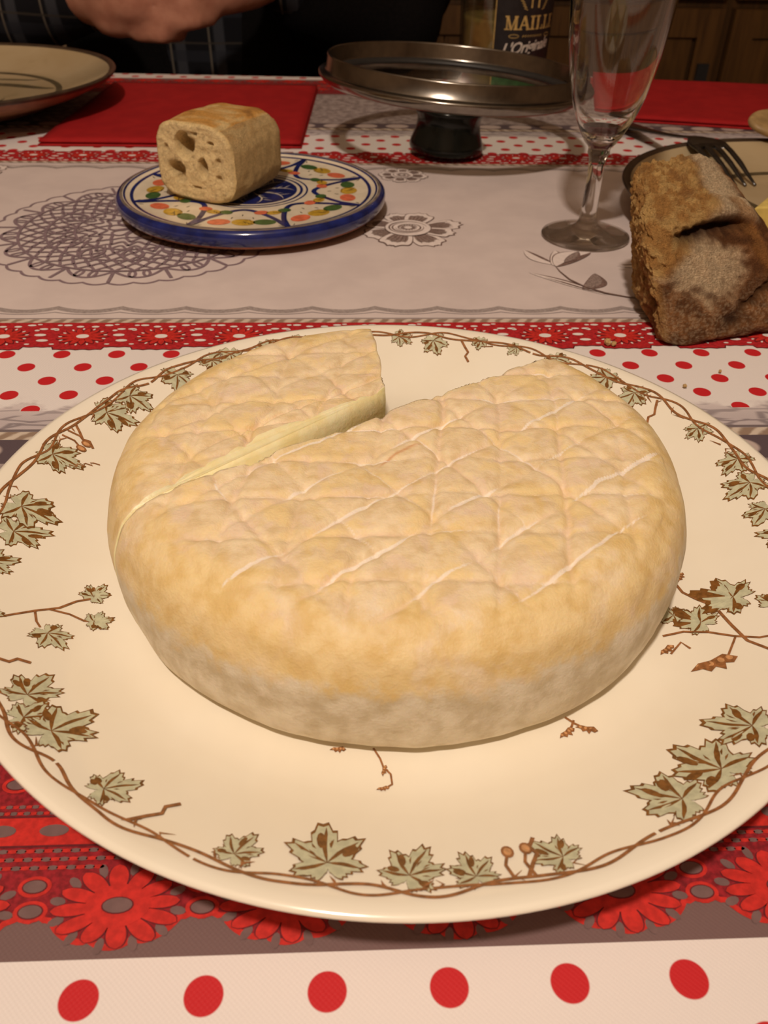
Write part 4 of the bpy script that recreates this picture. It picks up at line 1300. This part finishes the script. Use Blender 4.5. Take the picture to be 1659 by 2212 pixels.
# ------------------------------------------------------------------ fork lying face down over the plate rim
dsteel = speckled('fork_steel', (.15, .15, .15), .30, .15, 2.0, metal=1.0)
fork = thing('dinner_fork', (22.0, 57.5, .03), 'steel fork lying face down with its tines over the stoneware plate rim', 'fork')
ftip = Vector((24.75, 36.2)); fax = Vector((-.145, .99)).normalized(); fsd = Vector((.99, .145))
def fz(t):   # height of the fork's middle line along its length (cm from the tips)
    return interp(t, [0, 1.2, 2.5, 4.0, 5.2, 6.3, 7.2, 8.4, 10, 13, 16, 19, 20.6], [.96, 1.32, 1.75, 2.12, 2.28, 2.31, 2.24, 1.95, 1.65, 1.18, .78, .42, .32])
def fp(t, s, dz=0.0):
    p = ftip + fax*t + fsd*s; return (p.x, p.y, fz(t)+dz)
for k in range(4):
    s0 = (k-1.5)*.74
    pts = [fp(t, s0*(.94+.06*t/4.5)) for t in [4.9*i/14 for i in range(15)]]
    q = MB(); q.tube(pts, [(.09+.12*min(1, i/7), .06+.06*min(1, i/7)) for i in range(15)], 10); q.build('tine', dsteel, fork)
q = MB(); vs = []
prof = [(4.6, 1.32), (5.2, 1.36), (5.8, 1.28), (6.4, .95), (7.0, .62), (7.8, .38), (9, .30), (11, .34), (14, .55), (17, .80), (19, .95), (20.2, .80), (20.6, .35)]
for t, w in prof:
    for sgn, dz in ((-1, -.08), (-1, .06), (-.5, .10), (.5, .10), (1, .06), (1, -.08)): vs.append(fp(t, w*sgn, dz))
fs = []
for i in range(len(prof)-1):
    for j in range(6):
        j2 = (j+1) % 6; fs.append((i*6+j, i*6+j2, i*6+6+j2, i*6+6+j))
fs.append((0, 1, 2, 3, 4, 5)); k = (len(prof)-1)*6; fs.append((k+5, k+4, k+3, k+2, k+1, k))
q.add(vs, fs); q.build('handle', dsteel, fork)

# ------------------------------------------------------------------ wooden spoon on the same plate
sp_m = speckled('olive_wood', (.40, .26, .11), .5, .25, .8)
spoon = thing('wooden_spoon', (48, 52.5, .03), 'tan wooden spoon resting on the far rim of the stoneware plate', 'spoon')
q = MB(); vs = []; NS = 28; NA = 24
c0 = Vector((27.75, 43.6, 3.05)); dr = Vector((.93, .33, -.075)).normalized(); sdv = Vector((-.33, .93, .35)).normalized(); upv = dr.cross(sdv)
for i in range(NS+1):
    t = i/NS
    w = 1.75*sin(pi*min(1, .02+.98*t*1.0))**.55 if t < .8 else 1.75*sin(pi*.8)**.55*(1-(t-.8)/.2) + .55*(t-.8)/.2
    h = .70*sin(pi*min(1, .02+.9*t))**.5
    for j in range(NA):
        a = 2*pi*j/NA
        hollow = .62*max(0, sin(a))*sin(pi*min(1, t*1.1))*(1-abs(cos(a)))
        vs.append(c0 + dr*(5.6*t) + sdv*(w*cos(a)) + upv*(h*sin(a) - hollow))
q.add(vs, [(i*NA+j, i*NA+(j+1) % NA, (i+1)*NA+(j+1) % NA, (i+1)*NA+j) for i in range(NS) for j in range(NA)] + [list(range(NA))[::-1]])
q.build('bowl', sp_m, spoon)
q = MB(); a = c0 + dr*5.2; q.tube([a + dr*(t*1.0) + Vector((0, 0, 0)) for t in (0, 2, 6, 10, 14, 18, 20)], [.55, .5, .48, .5, .55, .6, .4], 14); q.build('handle', sp_m, spoon)

# piece of cheese on the right-hand plate
q = MB()
def wedge(p0, p1, p2, z0, z1):
    b = [Vector((*p, z0)) for p in (p0, p1, p2)]; t = [Vector((*p, z1)) for p in (p0, p1, p2)]
    q.add(b+t, [(0, 2, 1), (3, 4, 5), (0, 1, 4, 3), (1, 2, 5, 4), (2, 0, 3, 5)])
wedge((21.9, 27.6), (25.6, 28.0), (24.6, 31.0), .90, 2.3)
o = q.build('cheese_slice', speckled('yellow_cheese', (.74, .56, .16), .45, .1, 1.5), smooth=False, origin=(24, 29, .9))
bv = o.modifiers.new('bevel', 'BEVEL'); bv.width = .0012; bv.segments = 3
props(o, 'small yellow cheese wedge on the stoneware plate behind the rustic bread', 'cheese')

# ------------------------------------------------------------------ wooden cabinet behind the table
def wood_mat(name, a, b):
    g = Graph(name); x, y, z = g.obj()
    v = g.comb(x*.9, y*.9, z*.06); n = g.noise(1.0, 5, vec=v, dist=.8)
    c = g.mix(a, b, n.step(.3, .7)); g.bump(n, .2, .001)
    return g.set(c, .45, spec=.4)
cab_m = wood_mat('cabinet_oak', (.075, .034, .010), (.14, .066, .018))
cab_d = wood_mat('cabinet_oak_frame', (.05, .024, .007), (.10, .045, .013))
iron_m = speckled('iron_pull', (.02, .02, .022), .5, .2)
CY0 = 158
cabt = thing('wooden_cabinet', (60, CY0+20, -74), 'brown wooden sideboard with plank doors and dark pulls against the back wall', 'cabinet')
q = MB(); q.box((-10, CY0+2, -74), (150, CY0+48, 30)); q.build('carcass', cab_d, cabt, False)
q = MB(); q.box((-12, CY0-2, 30), (152, CY0+49, 34)); q.build('top', cab_m, cabt, False)
for k in range(4):
    x0 = -9 + 40*k
    dq = MB(); dq.box((x0+.5, CY0+1.2, -66), (x0+38.5, CY0+2, -3)); door = dq.build('door', cab_d, cabt, False)
    for i in range(4):
        pq = MB(); a = x0+5+7.2*i
        pq.box((a, CY0+.4, -62), (a+6.9, CY0+1.2, -8)); pq.build('plank', cab_m, door, False)
    for a, b, z0, z1 in ((x0+.5, x0+4.8, -66, -3), (x0+34.2, x0+38.5, -66, -3), (x0+4.8, x0+34.2, -7.7, -3), (x0+4.8, x0+34.2, -66, -62.3)):
        rq = MB(); rq.box((a, CY0-.3, z0), (b, CY0+1.2, z1)); rq.build('rail', cab_m, door, False)
    dq = MB(); dq.box((x0+.5, CY0+.3, -1.5), (x0+38.5, CY0+2, 26)); dr_ = dq.build('drawer', cab_m, cabt, False)
    hq = MB(); hq.tube([(x0+12, CY0-.1, 11), (x0+12.5, CY0-2.2, 10.5), (x0+26.5, CY0-2.2, 10.5), (x0+27, CY0-.1, 11)], .6, 8); hq.build('pull', iron_m, dr_)
    hq = MB(); hq.box((x0+35.2, CY0-1.0, -24), (x0+37.4, CY0-.3, -12)); hq.build('pull', iron_m, door, False)

# ------------------------------------------------------------------ person sitting across the table
def fuse(name, mb, voxel, mats, parent, smooth_it=6):
    """turn overlapping limbs into one continuous surface"""
    tmp = mb.build('tmp_' + name, mats, parent)
    r = tmp.modifiers.new('remesh', 'REMESH'); r.mode = 'VOXEL'; r.voxel_size = voxel*CM; r.use_smooth_shade = True
    s = tmp.modifiers.new('smooth', 'SMOOTH'); s.iterations = smooth_it; s.factor = .5
    bpy.context.view_layer.update()
    me = bpy.data.meshes.new_from_object(tmp.evaluated_get(bpy.context.evaluated_depsgraph_get()))
    me.name = name
    par = tmp.parent
    bpy.data.objects.remove(tmp)
    me.materials.clear()
    for m in (mats if isinstance(mats, (list, tuple)) else [mats]): me.materials.append(m)
    o = bpy.data.objects.new(name, me); COL.objects.link(o); o.parent = par
    return o
def ball(mb, c, rx, ry, rz, n=20):
    vs, fs = [], []
    for i in range(n+1):
        t = pi*i/n
        for j in range(n*2):
            a = pi*j/n
            vs.append((c[0]+rx*sin(t)*cos(a), c[1]+ry*sin(t)*sin(a), c[2]+rz*cos(t)))
    m = 2*n
    for i in range(n):
        for j in range(m): fs.append((i*m+j, (i+1)*m+j, (i+1)*m+(j+1) % m, i*m+(j+1) % m))
    mb.add(vs, fs)
def limb(mb, pts, rads):
    mb.tube(pts, rads, 20)
    for p, r in zip(pts, rads):
        rr = r if not isinstance(r, tuple) else min(r)
        ball(mb, p, rr, rr, rr, 10)
skin_g = Graph('skin'); skin_g.obj(); n = skin_g.noise(.6, 4)
skin_m = skin_g.set(skin_g.mix((.42, .18, .115), (.52, .25, .165), n.step(.3, .7)), .5, spec=.4, sss=(.15, (.012, .005, .003), .6))
def plaid():
    g = Graph('plaid_flannel'); x, y, z = g.obj()
    def band(a, per, wd, ph): u = (a/per + ph).frac(); return ((u-.5).abs()).step(wd, wd*.6)
    c = (.012, .012, .015)
    c1 = g.mix(c, (.05, .052, .062), band(x, 5.0, .16, .1)); c2 = g.mix(c1, (.03, .032, .042), band(z, 5.0, .16, .4)*.6)
    c3 = g.mix(c2, (.14, .12, .095), band(x, 5.0, .03, .35)); c4 = g.mix(c3, (.06, .05, .04), band(z, 5.0, .03, .1)*.7)
    g.bump(g.noise(20, 2), .3, .001)
    return g.set(c4, .9, spec=.1)
plaid_m = plaid()
jacket_m = speckled('black_wool', (.006, .005, .005), .95, .3, 4.0, spec=.1, bump=.4)
trous_m = speckled('dark_trousers', (.010, .010, .014), .9, .3, 3.0, spec=.1)
PX, PY = -19.0, 112.0
per = thing('person', (PX, PY, -28), 'person in dark plaid shirt and open black jacket seated across the table, hands together', 'person')
RW, LW = (-29.8, 86.0, 6.2), (-9.4, 89.5, 8.0)
HO = Vector((2.2, 0, -1.0))
mb = MB()
# trunk, neck, head
limb(mb, [(PX, PY+2, -24), (PX, PY+1, -8), (PX, PY, 8), (PX, PY+1, 22)], [(17, 11), (15, 10), (17, 11), (16, 9.5)])
limb(mb, [(PX, PY+1, 22), (PX, PY+1, 30), (PX, PY, 38)], [8, 6, 5.8])
ball(mb, (PX, PY-1.5, 47), 7.6, 9.6, 11.4); ball(mb, (PX, PY-5, 41.5), 5.6, 5.4, 5.2)
ball(mb, (PX, PY-10.6, 45), 1.5, 2.2, 2.6); ball(mb, (PX, PY-9.6, 40.6), 2.6, 1.2, .9)
for s in (-1, 1):
    ball(mb, (PX+s*7.7, PY-.5, 46), 1.1, 2.0, 3.2)
    ball(mb, (PX+s*3.1, PY-8.8, 50.2), 2.4, 1.4, .9)
    ball(mb, (PX+s*3.1, PY-9.2, 48), 1.4, 1.2, 1.1)
# arms
limb(mb, [(PX-18, PY, 22), (PX-25, PY-7, 6), (PX-24, PY-14, 0.5)], [5.6, 4.8, 4.3]); limb(mb, [(PX-24, PY-14, .5), (PX-18, PY-21, 4), RW], [4.3, 3.7, 2.9])
limb(mb, [(PX+18, PY, 22), (PX+24, PY-6, 7), (PX+22, PY-12, 2.0)], [5.6, 4.8, 4.3]); limb(mb, [(PX+22, PY-12, 2.0), (PX+14, PY-18, 6), LW], [4.3, 3.7, 2.9])
# legs
for s in (-1, 1):
    limb(mb, [(PX+s*8, PY+2, -23), (PX+s*10, PY-20, -23.5), (PX+s*11, PY-40, -24)], [9.0, 8.0, 6.2])
    limb(mb, [(PX+s*11, PY-40, -22), (PX+s*11, PY-38, -44), (PX+s*11, PY-36, -66)], [6.2, 5.6, 3.8])
    limb(mb, [(PX+s*11, PY-36, -68), (PX+s*11.5, PY-44, -70.4), (PX+s*12, PY-53, -71)], [4.2, 3.6, 2.8])
def limb2(mb, pts, rads): limb(mb, [tuple(Vector(p)+HO) for p in pts], rads)
# right hand: fingers curled, little finger edge down
limb2(mb, [Vector(RW)-HO, (-29.5, 84.3, 6.8), (-27.0, 82.6, 6.8), (-25.2, 81.8, 7.0)], [2.9, 2.9, 3.0, 2.8])
ball(mb, (-25.0, 82.2, 3.9), 2.6, 1.9, 1.7)
for k, (z, L) in enumerate(((9.2, 1.0), (7.4, 1.08), (5.5, 1.0), (3.9, .82))):
    b = Vector((-25.6+.2*k, 81.4, z))
    limb2(mb, [b, b+Vector((3.1*L, -.7, -.1)), b+Vector((4.9*L, 1.3, -.3)), b+Vector((3.9*L, 3.1, -.3))], [1.02, .98, .92, .82])
limb2(mb, [(-29.0, 81.8, 8.0), (-26.8, 79.6, 9.6), (-24.2, 79.2, 10.6), (-22.0, 79.9, 11.0)], [1.5, 1.3, 1.1, .95])
# left hand folded over it
limb2(mb, [Vector(LW)-HO, (-13.6, 87.2, 8.2), (-16.2, 85.6, 7.8), (-18.0, 84.8, 7.6)], [2.9, 2.8, 2.8, 2.6])
for k, (z, L) in enumerate(((10.2, 1.0), (8.5, 1.08), (6.8, 1.0), (5.2, .82))):
    b = Vector((-17.4-.1*k, 83.8, z))
    limb2(mb, [b, b+Vector((-1.8*L, -2.2, -.2)), b+Vector((-4.2*L, -2.9, -.2)), b+Vector((-5.9*L, -2.2, -.3))], [1.0, .95, .9, .8])
limb2(mb, [(-14.6, 85.0, 9.6), (-16.4, 82.6, 11.0), (-18.8, 81.0, 11.6)], [1.4, 1.2, 1.0])
fuse('body', mb, .55, skin_m, per, 4)
# clothes
mb = MB()
limb(mb, [(PX, PY+2, -22), (PX, PY+1, -8), (PX, PY, 8), (PX, PY+1, 22)], [(18.2, 12.2), (16.2, 11.2), (18.2, 12.2), (17.2, 10.7)])
limb(mb, [(PX, PY+1, 22), (PX, PY+1, 30)], [9.4, 7.4])
limb(mb, [(PX-18, PY, 22), (PX-25, PY-7, 6), (PX-24, PY-14, .5)], [6.8, 6.0, 5.5]); limb(mb, [(PX-24, PY-14, .5), (PX-18, PY-21, 4), (-29.2, 86.4, 6.0)], [5.5, 4.9, 3.9])
limb(mb, [(PX+18, PY, 22), (PX+24, PY-6, 7), (PX+22, PY-12, 2.0)], [6.8, 6.0, 5.5]); limb(mb, [(PX+22, PY-12, 2.0), (PX+14, PY-18, 6), (-8.2, 90.4, 8.0)], [5.5, 4.9, 3.9])
fuse('shirt', mb, .8, plaid_m, per, 3)
mb = MB()
for s in (-1, 1):
    limb(mb, [(PX+s*10.5, PY+1, -24), (PX+s*10.0, PY+.5, -8), (PX+s*10.5, PY-.2, 8), (PX+s*9, PY+1.5, 23)], [(9.5, 13.2), (8.6, 12.4), (9.8, 13.2), (9.5, 11)])
    limb(mb, [(PX+s*18, PY, 22), (PX+s*25, PY-6.5, 6), (PX+s*23.5, PY-12, 2)], [7.8, 7.0, 6.4])
limb(mb, [(PX, PY+6, -24), (PX, PY+5, 0), (PX, PY+5, 24)], [(16, 9), (15.5, 9), (15, 8)])
limb(mb, [(PX+22, PY-12, 2.0), (PX+14, PY-18, 6), (-7.2, 91.6, 8.4)], [6.3, 5.6, 4.6])
fuse('jacket', mb, .9, jacket_m, per, 3)
mb = MB()
for s in (-1, 1):
    limb(mb, [(PX+s*8, PY+2, -23), (PX+s*10, PY-20, -23.5), (PX+s*11, PY-40, -24)], [10.0, 9.0, 7.2])
    limb(mb, [(PX+s*11, PY-40, -22), (PX+s*11, PY-38, -44), (PX+s*11, PY-36, -64)], [7.2, 6.8, 5.6])
fuse('trousers', mb, 1.0, trous_m, per, 3)
mb = MB(); ball(mb, (PX, PY+1.2, 50.0), 8.2, 9.6, 9.6); mb2 = mb
hair = fuse('hair', mb, .6, speckled('grey_hair', (.10, .08, .065), .8, .4, 5.0), per, 2)

# chair under the person
chw = wood_mat('chair_wood', (.09, .04, .014), (.16, .08, .025))
ch = thing('dining_chair', (PX, PY+2, -74), 'dark wooden dining chair under the person across the table', 'chair')
q = MB(); q.box((PX-21, PY-18, -36.5), (PX+21, PY+22, -33.6)); q.build('seat', chw, ch, False)
for sx in (-1, 1):
    q = MB(); q.tube([(PX+sx*18.5, PY-15, -74), (PX+sx*18.5, PY-15, -36.5)], [1.6, 2.0], 10); q.build('leg', chw, ch)
    q = MB(); q.tube([(PX+sx*18.5, PY+21, -74), (PX+sx*18.5, PY+20, -36), (PX+sx*18.5, PY+27, 18)], [1.6, 2.0, 1.7], 10); q.build('leg', chw, ch)
for z in (-8, 4, 15):
    q = MB(); q.box((PX-17.5, PY+22.2+(z+8)*.12, z-3), (PX+17.5, PY+24.2+(z+8)*.12, z+3)); q.build('back_slat', chw, ch, False)
